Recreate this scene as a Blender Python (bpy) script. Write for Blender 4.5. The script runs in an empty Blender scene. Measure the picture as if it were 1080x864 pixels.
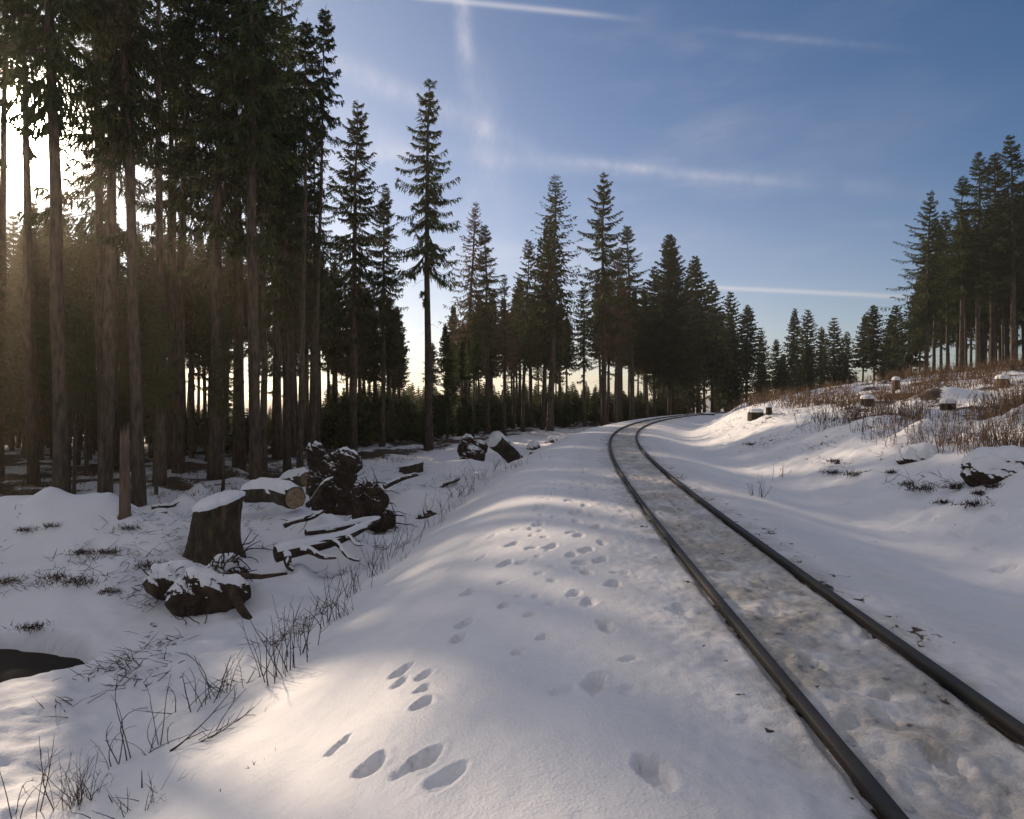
import bpy, math, random
import numpy as np
R = math.radians
HAZE = 0.0006
rng = np.random.default_rng(11)
random.seed(11)
S = bpy.context.scene
COL = S.collection

# ------------------------------------------------------------------ camera
CX0, HY, FPX, CAMH = 540.0, 417.0, 720.0, 1.69
cam_data = bpy.data.cameras.new('camera')
cam_data.sensor_width = 36.0
cam_data.lens = 24.0
cam_data.shift_y = -15.0 / 1080.0
cam_data.clip_start = 0.05
cam_data.clip_end = 5000.0
cam = bpy.data.objects.new('camera', cam_data)
COL.objects.link(cam)
cam.location = (0, 0, CAMH)
cam.rotation_euler = (R(90), 0, 0)
S.camera = cam

def pdir(px, py):
    v = np.array([(px - CX0) / FPX, 1.0, (HY - py) / FPX])
    return v / np.linalg.norm(v)

# ------------------------------------------------------------------ materials
def new_mat(name):
    m = bpy.data.materials.new(name)
    m.use_nodes = True
    nt = m.node_tree
    return m, nt, nt.nodes['Principled BSDF']

def noise_mat(name, c1, c2, scale, rough=0.85, bump=0.3, bump_scale=None, coord='Object', stretch=(1, 1, 1), c3=None, rand=0.0, spec=0.3):
    m, nt, b = new_mat(name)
    n = nt.nodes
    tc = n.new('ShaderNodeTexCoord')
    mp = n.new('ShaderNodeMapping')
    mp.inputs['Scale'].default_value = stretch
    nt.links.new(tc.outputs[coord], mp.inputs[0])
    no = n.new('ShaderNodeTexNoise')
    no.inputs['Scale'].default_value = scale
    no.inputs['Detail'].default_value = 6
    nt.links.new(mp.outputs[0], no.inputs[0])
    cr = n.new('ShaderNodeValToRGB')
    cr.color_ramp.elements[0].position = 0.33
    cr.color_ramp.elements[1].position = 0.68
    cr.color_ramp.elements[0].color = (*c1, 1)
    cr.color_ramp.elements[1].color = (*c2, 1)
    if c3:
        e = cr.color_ramp.elements.new(0.5); e.color = (*c3, 1)
    nt.links.new(no.outputs[0], cr.inputs[0])
    out = cr.outputs[0]
    if rand > 0:
        oi = n.new('ShaderNodeObjectInfo')
        hs = n.new('ShaderNodeHueSaturation')
        mr = n.new('ShaderNodeMapRange')
        mr.inputs[3].default_value = 1 - rand
        mr.inputs[4].default_value = 1 + rand
        nt.links.new(oi.outputs['Random'], mr.inputs[0])
        nt.links.new(mr.outputs[0], hs.inputs['Value'])
        nt.links.new(out, hs.inputs['Color'])
        out = hs.outputs[0]
    nt.links.new(out, b.inputs['Base Color'])
    b.inputs['Roughness'].default_value = rough
    b.inputs['Specular IOR Level'].default_value = spec
    if bump > 0:
        bn = n.new('ShaderNodeTexNoise')
        bn.inputs['Scale'].default_value = bump_scale or scale * 2
        bn.inputs['Detail'].default_value = 5
        nt.links.new(mp.outputs[0], bn.inputs[0])
        bp = n.new('ShaderNodeBump')
        bp.inputs['Strength'].default_value = bump
        bp.inputs['Distance'].default_value = 0.03
        nt.links.new(bn.outputs[0], bp.inputs['Height'])
        nt.links.new(bp.outputs[0], b.inputs['Normal'])
    return m

def leaf_mat(name, c1, c2, rand=0.25, trans=0.25):
    m, nt, b = new_mat(name)
    n = nt.nodes
    g = n.new('ShaderNodeNewGeometry')
    cr = n.new('ShaderNodeValToRGB')
    cr.color_ramp.elements[0].color = (*c1, 1)
    cr.color_ramp.elements[1].color = (*c2, 1)
    nt.links.new(g.outputs['Random Per Island'], cr.inputs[0])
    oi = n.new('ShaderNodeObjectInfo')
    hs = n.new('ShaderNodeHueSaturation')
    mr = n.new('ShaderNodeMapRange')
    mr.inputs[3].default_value = 1 - rand
    mr.inputs[4].default_value = 1 + rand
    nt.links.new(oi.outputs['Random'], mr.inputs[0])
    nt.links.new(mr.outputs[0], hs.inputs['Value'])
    nt.links.new(cr.outputs[0], hs.inputs['Color'])
    nt.links.new(hs.outputs[0], b.inputs['Base Color'])
    b.inputs['Roughness'].default_value = 0.7
    b.inputs['Specular IOR Level'].default_value = 0.15
    if trans > 0:
        tr = n.new('ShaderNodeBsdfTranslucent')
        hs2 = n.new('ShaderNodeHueSaturation')
        hs2.inputs['Value'].default_value = 1.5
        nt.links.new(hs.outputs[0], hs2.inputs['Color'])
        nt.links.new(hs2.outputs[0], tr.inputs['Color'])
        mx = n.new('ShaderNodeMixShader')
        mx.inputs[0].default_value = trans
        nt.links.new(b.outputs[0], mx.inputs[1])
        nt.links.new(tr.outputs[0], mx.inputs[2])
        nt.links.new(mx.outputs[0], n['Material Output'].inputs['Surface'])
    return m

M_BARK = noise_mat('spruce_bark', (0.035, 0.026, 0.02), (0.115, 0.085, 0.062), 9, 0.9, 0.8, 22, 'Object', (1, 1, 0.25), rand=0.25)
M_NEEDLE = leaf_mat('spruce_needles', (0.024, 0.038, 0.014), (0.070, 0.084, 0.030), 0.3, 0.25)
M_BROWN = leaf_mat('dry_needles', (0.06, 0.042, 0.025), (0.13, 0.085, 0.05), 0.2, 0.3)
M_TWIG = noise_mat('twig_wood', (0.045, 0.033, 0.026), (0.09, 0.065, 0.05), 12, 0.9, 0)
M_WEED = noise_mat('weed_stem', (0.035, 0.024, 0.018), (0.08, 0.052, 0.036), 12, 0.9, 0)
M_WEEDR = leaf_mat('russet_weed', (0.05, 0.030, 0.02), (0.28, 0.18, 0.105), 0, 0.15)
M_WOOD = noise_mat('stump_wood', (0.024, 0.018, 0.012), (0.105, 0.07, 0.042), 9, 0.95, 0.9, 16, 'Object', (1, 1, 0.35), c3=(0.04, 0.035, 0.022))
M_ROOT = noise_mat('root_soil', (0.02, 0.015, 0.011), (0.08, 0.055, 0.037), 5, 1.0, 1.0, 14, c3=(0.042, 0.029, 0.02))
M_CUT = noise_mat('cut_wood', (0.17, 0.11, 0.06), (0.36, 0.26, 0.16), 14, 0.85, 0.3)
M_PALE = noise_mat('pale_snag_wood', (0.08, 0.052, 0.036), (0.22, 0.15, 0.105), 9, 0.9, 0.7, 20, 'Object', (1, 1, 0.15))
M_RUST = noise_mat('rail_side_rust', (0.022, 0.019, 0.017), (0.05, 0.042, 0.036), 14, 0.75, 0.35, 60, 'Object')
M_WATER = noise_mat('dark_water', (0.006, 0.006, 0.005), (0.012, 0.011, 0.009), 2, 0.5, 0.05, 8, spec=0.06)

def make_snow(name='snow', bump=0.35):
    m, nt, b = new_mat(name)
    n = nt.nodes
    L = nt.links.new
    tc = n.new('ShaderNodeTexCoord')
    at = n.new('ShaderNodeAttribute'); at.attribute_name = 'ground'
    sep = n.new('ShaderNodeSeparateColor')
    L(at.outputs['Color'], sep.inputs[0])
    # snow tone
    no = n.new('ShaderNodeTexNoise'); no.inputs['Scale'].default_value = 1.3; no.inputs['Detail'].default_value = 5
    L(tc.outputs['Object'], no.inputs[0])
    cr = n.new('ShaderNodeValToRGB')
    cr.color_ramp.elements[0].position = 0.3; cr.color_ramp.elements[0].color = (0.76, 0.765, 0.79, 1)
    cr.color_ramp.elements[1].position = 0.7; cr.color_ramp.elements[1].color = (0.84, 0.84, 0.85, 1)
    L(no.outputs[0], cr.inputs[0])
    # dirty track-bed tone
    n2 = n.new('ShaderNodeTexNoise'); n2.inputs['Scale'].default_value = 14; n2.inputs['Detail'].default_value = 8; n2.inputs['Roughness'].default_value = 0.65
    L(tc.outputs['Object'], n2.inputs[0])
    cd = n.new('ShaderNodeValToRGB')
    e = cd.color_ramp.elements
    e[0].position = 0.30; e[0].color = (0.10, 0.085, 0.065, 1)
    e[1].position = 0.74; e[1].color = (0.56, 0.54, 0.51, 1)
    x = e.new(0.42); x.color = (0.36, 0.35, 0.335, 1)
    x = e.new(0.60); x.color = (0.49, 0.475, 0.445, 1)
    x = e.new(0.52); x.color = (0.43, 0.395, 0.335, 1)
    L(n2.outputs[0], cd.inputs[0])
    mx = n.new('ShaderNodeMix'); mx.data_type = 'RGBA'
    L(sep.outputs[0], mx.inputs[0]); L(cr.outputs[0], mx.inputs[6]); L(cd.outputs[0], mx.inputs[7])
    # bare soil, needles and dead grass
    n3 = n.new('ShaderNodeTexNoise'); n3.inputs['Scale'].default_value = 11; n3.inputs['Detail'].default_value = 8
    L(tc.outputs['Object'], n3.inputs[0])
    cs = n.new('ShaderNodeValToRGB')
    e = cs.color_ramp.elements
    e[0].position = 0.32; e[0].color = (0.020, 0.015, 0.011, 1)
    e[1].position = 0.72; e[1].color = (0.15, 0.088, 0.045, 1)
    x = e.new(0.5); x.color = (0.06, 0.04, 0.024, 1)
    L(n3.outputs[0], cs.inputs[0])
    # ragged threshold on the soil mask
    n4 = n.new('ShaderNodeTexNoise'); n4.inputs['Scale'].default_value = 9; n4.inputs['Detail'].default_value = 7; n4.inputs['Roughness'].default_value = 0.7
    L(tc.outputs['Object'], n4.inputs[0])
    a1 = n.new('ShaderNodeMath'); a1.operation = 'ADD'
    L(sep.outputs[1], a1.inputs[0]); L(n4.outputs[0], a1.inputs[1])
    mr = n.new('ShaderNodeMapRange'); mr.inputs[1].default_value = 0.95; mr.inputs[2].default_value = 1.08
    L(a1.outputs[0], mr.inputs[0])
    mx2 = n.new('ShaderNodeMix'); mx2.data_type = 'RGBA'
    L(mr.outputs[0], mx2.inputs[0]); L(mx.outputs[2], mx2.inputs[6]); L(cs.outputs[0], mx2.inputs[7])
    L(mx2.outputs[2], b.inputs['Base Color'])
    b.inputs['Roughness'].default_value = 0.62
    b.inputs['Specular IOR Level'].default_value = 0.25
    # grain
    nb = n.new('ShaderNodeTexNoise'); nb.inputs['Scale'].default_value = 55; nb.inputs['Detail'].default_value = 6
    L(tc.outputs['Object'], nb.inputs[0])
    bp = n.new('ShaderNodeBump'); bp.inputs['Strength'].default_value = .35; bp.inputs['Distance'].default_value = 0.02
    L(nb.outputs[0], bp.inputs['Height'])
    nb2 = n.new('ShaderNodeTexNoise'); nb2.inputs['Scale'].default_value = 9; nb2.inputs['Detail'].default_value = 4
    L(tc.outputs['Object'], nb2.inputs[0])
    bp2 = n.new('ShaderNodeBump'); bp2.inputs['Strength'].default_value = 0.35; bp2.inputs['Distance'].default_value = 0.03
    L(nb2.outputs[0], bp2.inputs['Height']); L(bp.outputs[0], bp2.inputs['Normal'])
    L(bp2.outputs[0], b.inputs['Normal'])
    return m
M_SNOW = make_snow('snow_cover', 0.35)
M_CAP = noise_mat('snow_cap', (0.76, 0.765, 0.79), (0.84, 0.84, 0.85), 4, 0.62, 0.3, 40)

def rail_mat():
    m, nt, b = new_mat('rail_head_steel')
    n = nt.nodes
    g = n.new('ShaderNodeNewGeometry')
    sx = n.new('ShaderNodeSeparateXYZ')
    nt.links.new(g.outputs['Normal'], sx.inputs[0])
    mr = n.new('ShaderNodeMapRange'); mr.inputs[1].default_value = 0.8; mr.inputs[2].default_value = 0.97
    nt.links.new(sx.outputs[2], mr.inputs[0])
    mx = n.new('ShaderNodeMix'); mx.data_type = 'RGBA'
    mx.inputs[6].default_value = (0.028, 0.023, 0.02, 1)
    mx.inputs[7].default_value = (0.055, 0.05, 0.046, 1)
    nt.links.new(mr.outputs[0], mx.inputs[0])
    no = n.new('ShaderNodeTexNoise'); no.inputs['Scale'].default_value = 9; no.inputs['Detail'].default_value = 6
    tc = n.new('ShaderNodeTexCoord'); nt.links.new(tc.outputs['Object'], no.inputs[0])
    mu = n.new('ShaderNodeMix'); mu.data_type = 'RGBA'; mu.blend_type = 'MULTIPLY'; mu.inputs[0].default_value = 0.8
    nt.links.new(mx.outputs[2], mu.inputs[6]); nt.links.new(no.outputs[1], mu.inputs[7])
    nt.links.new(mu.outputs[2], b.inputs['Base Color'])
    r = n.new('ShaderNodeMapRange'); r.inputs[3].default_value = 0.7; r.inputs[4].default_value = 0.68
    nt.links.new(mr.outputs[0], r.inputs[0]); nt.links.new(r.outputs[0], b.inputs['Roughness'])
    return m
M_RAIL = rail_mat()

# ------------------------------------------------------------------ mesh helpers
def mesh_np(name, V, quads=None, tris=None, mat=None, smooth=False):
    me = bpy.data.meshes.new(name)
    V = np.asarray(V, dtype=np.float32)
    q = np.zeros((0, 4), np.int32) if quads is None else np.asarray(quads, np.int32).reshape(-1, 4)
    t = np.zeros((0, 3), np.int32) if tris is None else np.asarray(tris, np.int32).reshape(-1, 3)
    me.vertices.add(len(V)); me.vertices.foreach_set('co', V.ravel())
    loops = np.concatenate([q.ravel(), t.ravel()]).astype(np.int32)
    me.loops.add(len(loops)); me.loops.foreach_set('vertex_index', loops)
    tot = np.concatenate([np.full(len(q), 4), np.full(len(t), 3)]).astype(np.int32)
    st = np.concatenate([[0], np.cumsum(tot)[:-1]]).astype(np.int32) if len(tot) else np.zeros(0, np.int32)
    me.polygons.add(len(tot))
    me.polygons.foreach_set('loop_start', st)
    me.polygons.foreach_set('loop_total', tot)
    if smooth: me.polygons.foreach_set('use_smooth', np.ones(len(tot), bool))
    me.update(calc_edges=True)
    if mat: me.materials.append(mat)
    return me

def link(name, me, parent=None, loc=(0, 0, 0)):
    o = bpy.data.objects.new(name, me)
    COL.objects.link(o); o.parent = parent; o.location = loc
    return o

def tag(o, label=None, cat=None, group=None, kind=None):
    if label: o['label'] = label
    if cat: o['category'] = cat
    if group: o['group'] = group
    if kind: o['kind'] = kind
    return o

def empty(name, loc=(0, 0, 0), rz=0):
    o = bpy.data.objects.new(name, None); COL.objects.link(o)
    o.location = loc; o.rotation_euler = (0, 0, rz); o.empty_display_size = 0.3
    return o

class Acc:
    """collects vertices, quads and triangles for one mesh"""
    def __init__(s): s.V = []; s.Q = []; s.T = []; s.n = 0
    def add(s, V, Q=None, T=None):
        V = np.asarray(V, float).reshape(-1, 3)
        if Q is not None and len(Q): s.Q.append(np.asarray(Q).reshape(-1, 4) + s.n)
        if T is not None and len(T): s.T.append(np.asarray(T).reshape(-1, 3) + s.n)
        s.V.append(V); s.n += len(V)
    def tube(s, P, rad, sides=6, cap=True, jitter=0.0, rg=None):
        P = np.asarray(P, float); n = len(P)
        rad = np.broadcast_to(np.asarray(rad, float), (n,))
        T = np.gradient(P, axis=0); T /= np.linalg.norm(T, axis=1)[:, None] + 1e-9
        up = np.array([0, 0, 1.0]) if abs(T[0, 2]) < 0.9 else np.array([1.0, 0, 0])
        A = np.cross(T, up); A /= np.linalg.norm(A, axis=1)[:, None] + 1e-9
        B = np.cross(T, A)
        a = np.arange(sides) * 2 * np.pi / sides
        rr = np.ones((n, sides))
        if jitter: rr += (rg or rng).uniform(-jitter, jitter, (n, sides))
        V = P[:, None] + (A[:, None] * np.cos(a)[None, :, None] + B[:, None] * np.sin(a)[None, :, None]) * (rad[:, None] * rr)[..., None]
        i = np.arange(n - 1)[:, None] * sides; j = np.arange(sides)[None]
        Q = np.stack([i + j, i + (j + 1) % sides, i + sides + (j + 1) % sides, i + sides + j], -1).reshape(-1, 4)
        V = V.reshape(-1, 3); TT = []
        if cap:
            c0 = len(V); V = np.vstack([V, P[0], P[-1]])
            k = np.arange(sides)
            TT = np.vstack([np.stack([np.full(sides, c0), (k + 1) % sides, k], 1),
                            np.stack([np.full(sides, c0 + 1), (n - 1) * sides + k, (n - 1) * sides + (k + 1) % sides], 1)])
        s.add(V, Q, TT)
    def mesh(s, name, mat=None, smooth=False):
        return mesh_np(name, np.vstack(s.V), np.vstack(s.Q) if s.Q else None, np.vstack(s.T) if s.T else None, mat, smooth)

# ------------------------------------------------------------------ noise
def _h(ix, iy, seed):
    n = (ix.astype(np.int64) * 374761393 + iy.astype(np.int64) * 668265263 + seed * 1442695041) & 0xffffffff
    n = ((n ^ (n >> 13)) * 1274126177) & 0xffffffff
    return ((n ^ (n >> 16)) & 0xffff) / 65535.0
def vnoise(x, y, seed=0):
    ix = np.floor(x); iy = np.floor(y); fx = x - ix; fy = y - iy
    ix = ix.astype(np.int64); iy = iy.astype(np.int64)
    u = fx * fx * fx * (fx * (fx * 6 - 15) + 10); v = fy * fy * fy * (fy * (fy * 6 - 15) + 10)
    a = _h(ix, iy, seed); b = _h(ix + 1, iy, seed); c = _h(ix, iy + 1, seed); d = _h(ix + 1, iy + 1, seed)
    return (a + (b - a) * u) * (1 - v) + (c + (d - c) * u) * v
def fbm(x, y, scale, oct=4, seed=0, rough=0.5):
    f = 1.0 / scale; amp = 1.0; t = 0; s = 0
    ca, sa = math.cos(0.6), math.sin(0.6)
    for o in range(oct):
        t = t + amp * (vnoise(x * f + 17.3 * o, y * f - 9.1 * o, seed + o) * 2 - 1); s += amp
        x, y = x * ca - y * sa, x * sa + y * ca
        f *= 2.03; amp *= rough
    return t / s
def sst(a, b, x):
    t = np.clip((x - a) / (b - a), 0, 1); return t * t * (3 - 2 * t)

# ------------------------------------------------------------------ track centre line (curves to the right)
ds = 0.25
sS = np.arange(0, 230, ds)
kk = np.interp(sS, [0, 6.26, 31.26, 150, 160], [0, 0.00211, 0.00953, 0.00953, 0])
th = 0.0535 + np.cumsum(kk) * ds
cxl = 1.909 + np.cumsum(np.sin(th)) * ds
cyl = np.cumsum(np.cos(th)) * ds
bs = np.arange(-60, 0, ds)
cxl = np.concatenate([1.909 + bs * math.sin(0.0535), cxl]); cyl = np.concatenate([bs * math.cos(0.0535), cyl])
th = np.concatenate([np.full(len(bs), 0.0535), th]); sA = np.concatenate([bs, sS])
# coarse version for searching
ci = np.arange(0, len(sA), 8)
def track_dist(X, Y):
    """signed offset from the centre line (right positive) and arc length"""
    X = np.asarray(X, float); Y = np.asarray(Y, float); shp = X.shape
    x = X.ravel(); y = Y.ravel(); D = np.empty(len(x)); SS = np.empty(len(x))
    cx = cxl[ci]; cy = cyl[ci]
    for a in range(0, len(x), 20000):
        xa = x[a:a + 20000]; ya = y[a:a + 20000]
        k = np.argmin((xa[:, None] - cx[None]) ** 2 + (ya[:, None] - cy[None]) ** 2, 1)
        best = None
        kb = ci[k]
        for rep in range(3):   # newton-like projection on the fine polyline
            dx = xa - cxl[kb]; dy = ya - cyl[kb]
            al = dx * np.sin(th[kb]) + dy * np.cos(th[kb])
            kb2 = np.clip(kb + np.round(al / ds).astype(int), 0, len(sA) - 1)
            if (kb2 == kb).all(): break
            kb = np.where(np.abs(kb2 - kb) <= 40, kb2, kb)
        dx = xa - cxl[kb]; dy = ya - cyl[kb]
        al = dx * np.sin(th[kb]) + dy * np.cos(th[kb])
        D[a:a + 20000] = dx * np.cos(th[kb]) - dy * np.sin(th[kb])
        SS[a:a + 20000] = sA[kb] + al
    return D.reshape(shp), SS.reshape(shp)

# ------------------------------------------------------------------ terrain
MOUNDS = []      # (x, y, height, rx, ry, angle)
PRINTS = []      # (x, y, len, wid, angle, depth)
LP = np.array([[-200, -9.0], [-130, -8.5], [-60, -3.0], [-38, -1.95], [-9, -1.8], [-6.2, -1.75], [-5.2, -1.55], [-4.2, -1.02], [-3.3, -0.52], [-2.6, -0.22], [-2.0, -0.1], [-1.2, -0.055], [-.56, -0.052], [-0.44, -0.052], [0, -.062]])
RP = np.array([[0, -.062], [.44, -.052], [.56, -.052], [1.2, -.06], [1.8, -.14], [2.6, -.34], [3.2, -.30], [4.2, .12], [5.6, .78], [7, 1.02], [11, 1.5], [25, 3.1], [45, 4.6], [90, 5.4], [200, 7]])
def smooth_interp(d, P):
    # average of a few shifted lookups = rounded corners
    r = 0
    for o, w in ((-.3, .2), (-.12, .2), (0, .2), (.12, .2), (.3, .2)):
        r = r + w * np.interp(d + o * np.clip(np.abs(d) - .7, 0, 1.2), P[:, 0], P[:, 1])
    return r
def terrain(X, Y, fine=True):
    X = np.asarray(X, float); Y = np.asarray(Y, float)
    d, s = track_dist(X, Y)
    hl = smooth_interp(d, LP); hr = smooth_interp(d, RP)
    # the cutting gets higher farther along the line
    hr = np.where(hr > 0, hr * (1 + 0.5 * sst(12, 60, Y) * (1 - sst(10, 40, d))), hr)
    h = np.where(d < 0, hl, hr)
    wl = sst(3.4, 6.5, -d); wr = sst(3.6, 6.5, d)
    h = h + wl * (fbm(X, Y, 6.0, 3, 3) * 0.22 + fbm(X, Y, 1.5, 5, 5, .55) * 0.25)
    h = h + wr * (fbm(X, Y, 7.0, 3, 8) * 0.25 + fbm(X, Y, 1.4, 4, 9, .6) * 0.17)
    # uneven edge of the shoulder
    h = h + sst(1.6, 3.0, -d) * (1 - sst(5, 7, -d)) * (fbm(X, Y, 2.6, 3, 15) * 0.07)
    # soft drifts
    h = h + (1 - np.exp(-np.clip(np.abs(d) - .62, 0, 9) * 2)) * (fbm(X, Y, 1.2, 3, 21) * 0.022 + fbm(X, Y, .35, 4, 22, .6) * 0.010 + fbm(X, Y * .6, .14, 3, 23, .6) * .0022)
    h = h + sst(2.2, 4.0, d) * (1 - sst(8, 10, d)) * (fbm(X, Y, .9, 5, 29, .65) * 0.10 - np.clip(fbm(X, Y, .33, 3, 30) - .15, 0, 1) * .10 + fbm(X, Y, .26, 3, 28, .6) * .030)
    for (mx, my, mh, rx, ry, an) in MOUNDS:
        ca, sa = math.cos(an), math.sin(an)
        u = ((X - mx) * ca + (Y - my) * sa) / rx; v = (-(X - mx) * sa + (Y - my) * ca) / ry
        h = h + mh * np.exp(-(u * u + v * v))
    # stream hollow at the left: a pool cut under the snow
    u = (X + 7.8) / 1.9; v = (Y - 9.4) / 1.2
    q = np.sqrt(u * u + v * v) + fbm(X, Y, .9, 3, 31) * .14
    h = h - (1 - sst(0.86, 1.04, q)) * 0.75 - (1 - sst(.9, 2.2, q)) * .18
    u = (X + 6.4) / 1.0; v = (Y - 6.7) / .35
    q = np.sqrt(u * u + v * v) + fbm(X, Y, .5, 3, 33) * .2
    h = h - (1 - sst(0.8, 1.15, q)) * 0.35
    if fine:
        # trodden, lumpy snow between the rails
        bed = 1 - sst(.36, .47, np.abs(d))
        h = h + bed * (fbm(X, Y, .42, 4, 41, .65) * 0.055 + np.clip(fbm(X, Y, .15, 4, 42, .6), -.35, 1) * 0.034 - .004)
        # packed lumps just outside the rails
        ob = sst(.5, .62, np.abs(d)) * (1 - sst(.9, 1.6, np.abs(d)))
        h = h + ob * (fbm(X, Y, .12, 4, 43, .65) * 0.024)
        # melted groove along each rail
        e = np.abs(np.abs(d) - .5)
        h = h - 0.035 * (1 - sst(.03, .075, e + fbm(X, Y, .25, 2, 44) * .02))
        for (fx, fy, fl, fw, an, dp) in PRINTS:
            m = (np.abs(X - fx) < .6) & (np.abs(Y - fy) < .6)
            if not m.any(): continue
            ca, sa = math.cos(an), math.sin(an)
            xx = X[m]; yy = Y[m]
            u = ((xx - fx) * ca + (yy - fy) * sa) / (fl / 2); v = (-(xx - fx) * sa + (yy - fy) * ca) / (fw / 2)
            v = v * (1 + .18 * np.sin(u * 2.2))
            q = np.sqrt(u * u + v * v) + fbm(xx, yy, .10, 3, 51) * .40
            dd = -dp * 1.1 * (1 - sst(.74, 1.06, q)) * (1 + .25 * np.clip(u, -1, 1)) + dp * .16 * np.exp(-((q - 1.22) / .16) ** 2) * (1 + fbm(xx, yy, .07, 2, 53)) + (q < 1) * fbm(xx, yy, .05, 2, 52) * .012
            h[m] = h[m] + dd
    return h
def zat(x, y): return float(terrain(np.array([x]), np.array([y]), False)[0])
_ZS = 2.0 * (200 / 2.0) ** (np.linspace(0, 1, 1400))
def ground_at(px, py):
    """point of the ground seen in the direction (px, py)"""
    X = (px - CX0) / FPX * _ZS; z = CAMH + (HY - py) / FPX * _ZS
    h = terrain(X, _ZS, False); k = np.argmax(h > z)
    return float(X[k]), float(_ZS[k]), float(h[k])

MOUNDS += [(-8.6, 14.6, 1.05, 2.9, 1.3, -0.12), (-12.0, 14.6, 0.8, 2.6, 2.0, 0.2), (-5.2, 15.9, 0.45, 1.6, 1.0, .3), (-4.1, 15.3, .55, .75, .6, 0.2),
           (-5.9, 17.6, .45, 1.2, .6, 0), (-3.4, 14.4, .35, .5, .5, 0), (-7.0, 12.4, .35, 1.4, 1.0, 0), (-4.6, 12.0, .25, .9, .7, 0.4),
           (-2.9, 21, .4, 1.6, .8, .1), (-1.6, 26, .35, 1.8, .7, .2), (-2.2, 31, .5, 1.8, .8, .2), (-5, 24.5, .3, 1.4, .8, 0),
           (8.9, 14.9, .4, .7, .45, 0), (11.3, 15.0, .45, .6, .5, 0), (10.2, 19, .3, .8, .6, 0), (15, 24, .5, 1.2, .9, 0), (12.5, 13.5, .3, .9, .6, 0)]
_mg = np.random.default_rng(55)
for _k in range(46):
    _y = _mg.uniform(10.5, 32); _x = _mg.uniform(-.62, -.12) * _y - 1.2
    if _x > -3.6 + _y * .0 or math.hypot(_x + 7.8, _y - 9.4) < 2.6: continue
    MOUNDS.append((_x, _y, _mg.uniform(.08, .34), _mg.uniform(.25, .8), _mg.uniform(.2, .5), _mg.uniform(0, 3)))
for (px, py, ln, wd, an, dp) in [
        (690, 812, .33, .13, 105, .060), (628, 720, .30, .14, 80, .060), (640, 660, .27, .12, 105, .05), (606, 626, .30, .13, 75, .045),
        (595, 729, .17, .08, 30, .02), (392, 806, .22, .16, 60, .065), (448, 800, .22, .16, 50, .07), (472, 820, .22, .14, 40, .035), (428, 812, .14, .10, 40, .03), (357, 788, .20, .09, 65, .05),
        (492, 657, .26, .13, 70, .05), (484, 673, .17, .12, 70, .05), (449, 712, .18, .11, 75, .05), (447, 726, .14, .10, 90, .035), (446, 741, .17, .13, 90, .055), (424, 708, .20, .12, 60, .045), (422, 720, .16, .10, 60, .03),
        (496, 624, .20, .15, 80, .06), (533, 638, .14, .11, 90, .05), (530, 615, .12, .10, 80, .04), (548, 629, .10, .08, 20, .03), (534, 594, .26, .16, 60, .05), (551, 593, .18, .12, 30, .04),
        (561, 578, .18, .13, 60, .045), (580, 577, .26, .16, 60, .045), (540, 574, .26, .16, 60, .045), (618, 581, .24, .16, 60, .045), (612, 594, .2, .15, 90, .05), (610, 600, .14, .1, 60, .03),
        (654, 604, .2, .12, 160, .035), (668, 609, .16, .08, 160, .02), (602, 562, .2, .14, 70, .04), (568, 553, .2, .15, 60, .04), (586, 545, .24, .15, 60, .04), (612, 540, .2, .14, 90, .035), (545, 558, .2, .15, 60, .03),
        (600, 528, .2, .15, 70, .04), (628, 527, .2, .15, 90, .03), (645, 535, .3, .1, 160, .03), (655, 545, .3, .1, 170, .03), (640, 517, .2, .15, 70, .04), (630, 512, .2, .12, 70, .03), (580, 520, .3, .15, 60, .04), (570, 535, .3, .15, 60, .04),
        (508, 588, .25, .06, 55, .02), (520, 565, .2, .1, 60, .02), (475, 600, .2, .1, 60, .015), (661, 695, .15, .08, 20, .02), (664, 727, .16, .09, 60, .012), (715, 645, .28, .14, 130, .04), (718, 640, .2, .12, 100, .03),
        (940, 610, .3, .14, 10, .05), (965, 609, .4, .12, 10, .05), (941, 604, .15, .1, 0, .04), (1030, 620, .2, .12, 0, .04), (1060, 600, .25, .2, 0, .05), (1015, 560, .25, .2, 0, .05), (1040, 575, .25, .18, 20, .05), (1000, 600, .2, .12, 0, .03),
        (960, 560, .2, .12, 0, .03), (980, 545, .25, .15, 30, .04), (940, 540, .2, .15, 0, .04), (1070, 640, .25, .15, 0, .05), (1050, 660, .2, .15, 0, .03), (900, 530, .2, .15, 20, .04), (1055, 545, .3, .2, 20, .06)]:
    X, Y, Zg = ground_at(px, py)
    PRINTS.append((X, Y, ln, wd, R(an), dp))
for i in range(46):      # a walker's trail and an animal's trail along the shoulder
    s_ = 5.5 + i * .46
    k = int(np.argmin(np.abs(sA - s_))); o_ = (-1.35 if i % 2 else -1.58) + rng.normal(0, .05)
    PRINTS.append((cxl[k] + o_ * math.cos(th[k]), cyl[k] - o_ * math.sin(th[k]), rng.uniform(.25, .31), rng.uniform(.11, .14), R(90) - th[k] + rng.normal(0, .15), rng.uniform(.025, .045)))
    s_ = 4.5 + i * .33; k = int(np.argmin(np.abs(sA - s_))); o_ = -2.05 + (.07 if i % 2 else -.07) + .1 * math.sin(i * .3)
    PRINTS.append((cxl[k] + o_ * math.cos(th[k]), cyl[k] - o_ * math.sin(th[k]), .12, .09, R(90) - th[k], rng.uniform(.02, .04)))
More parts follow.
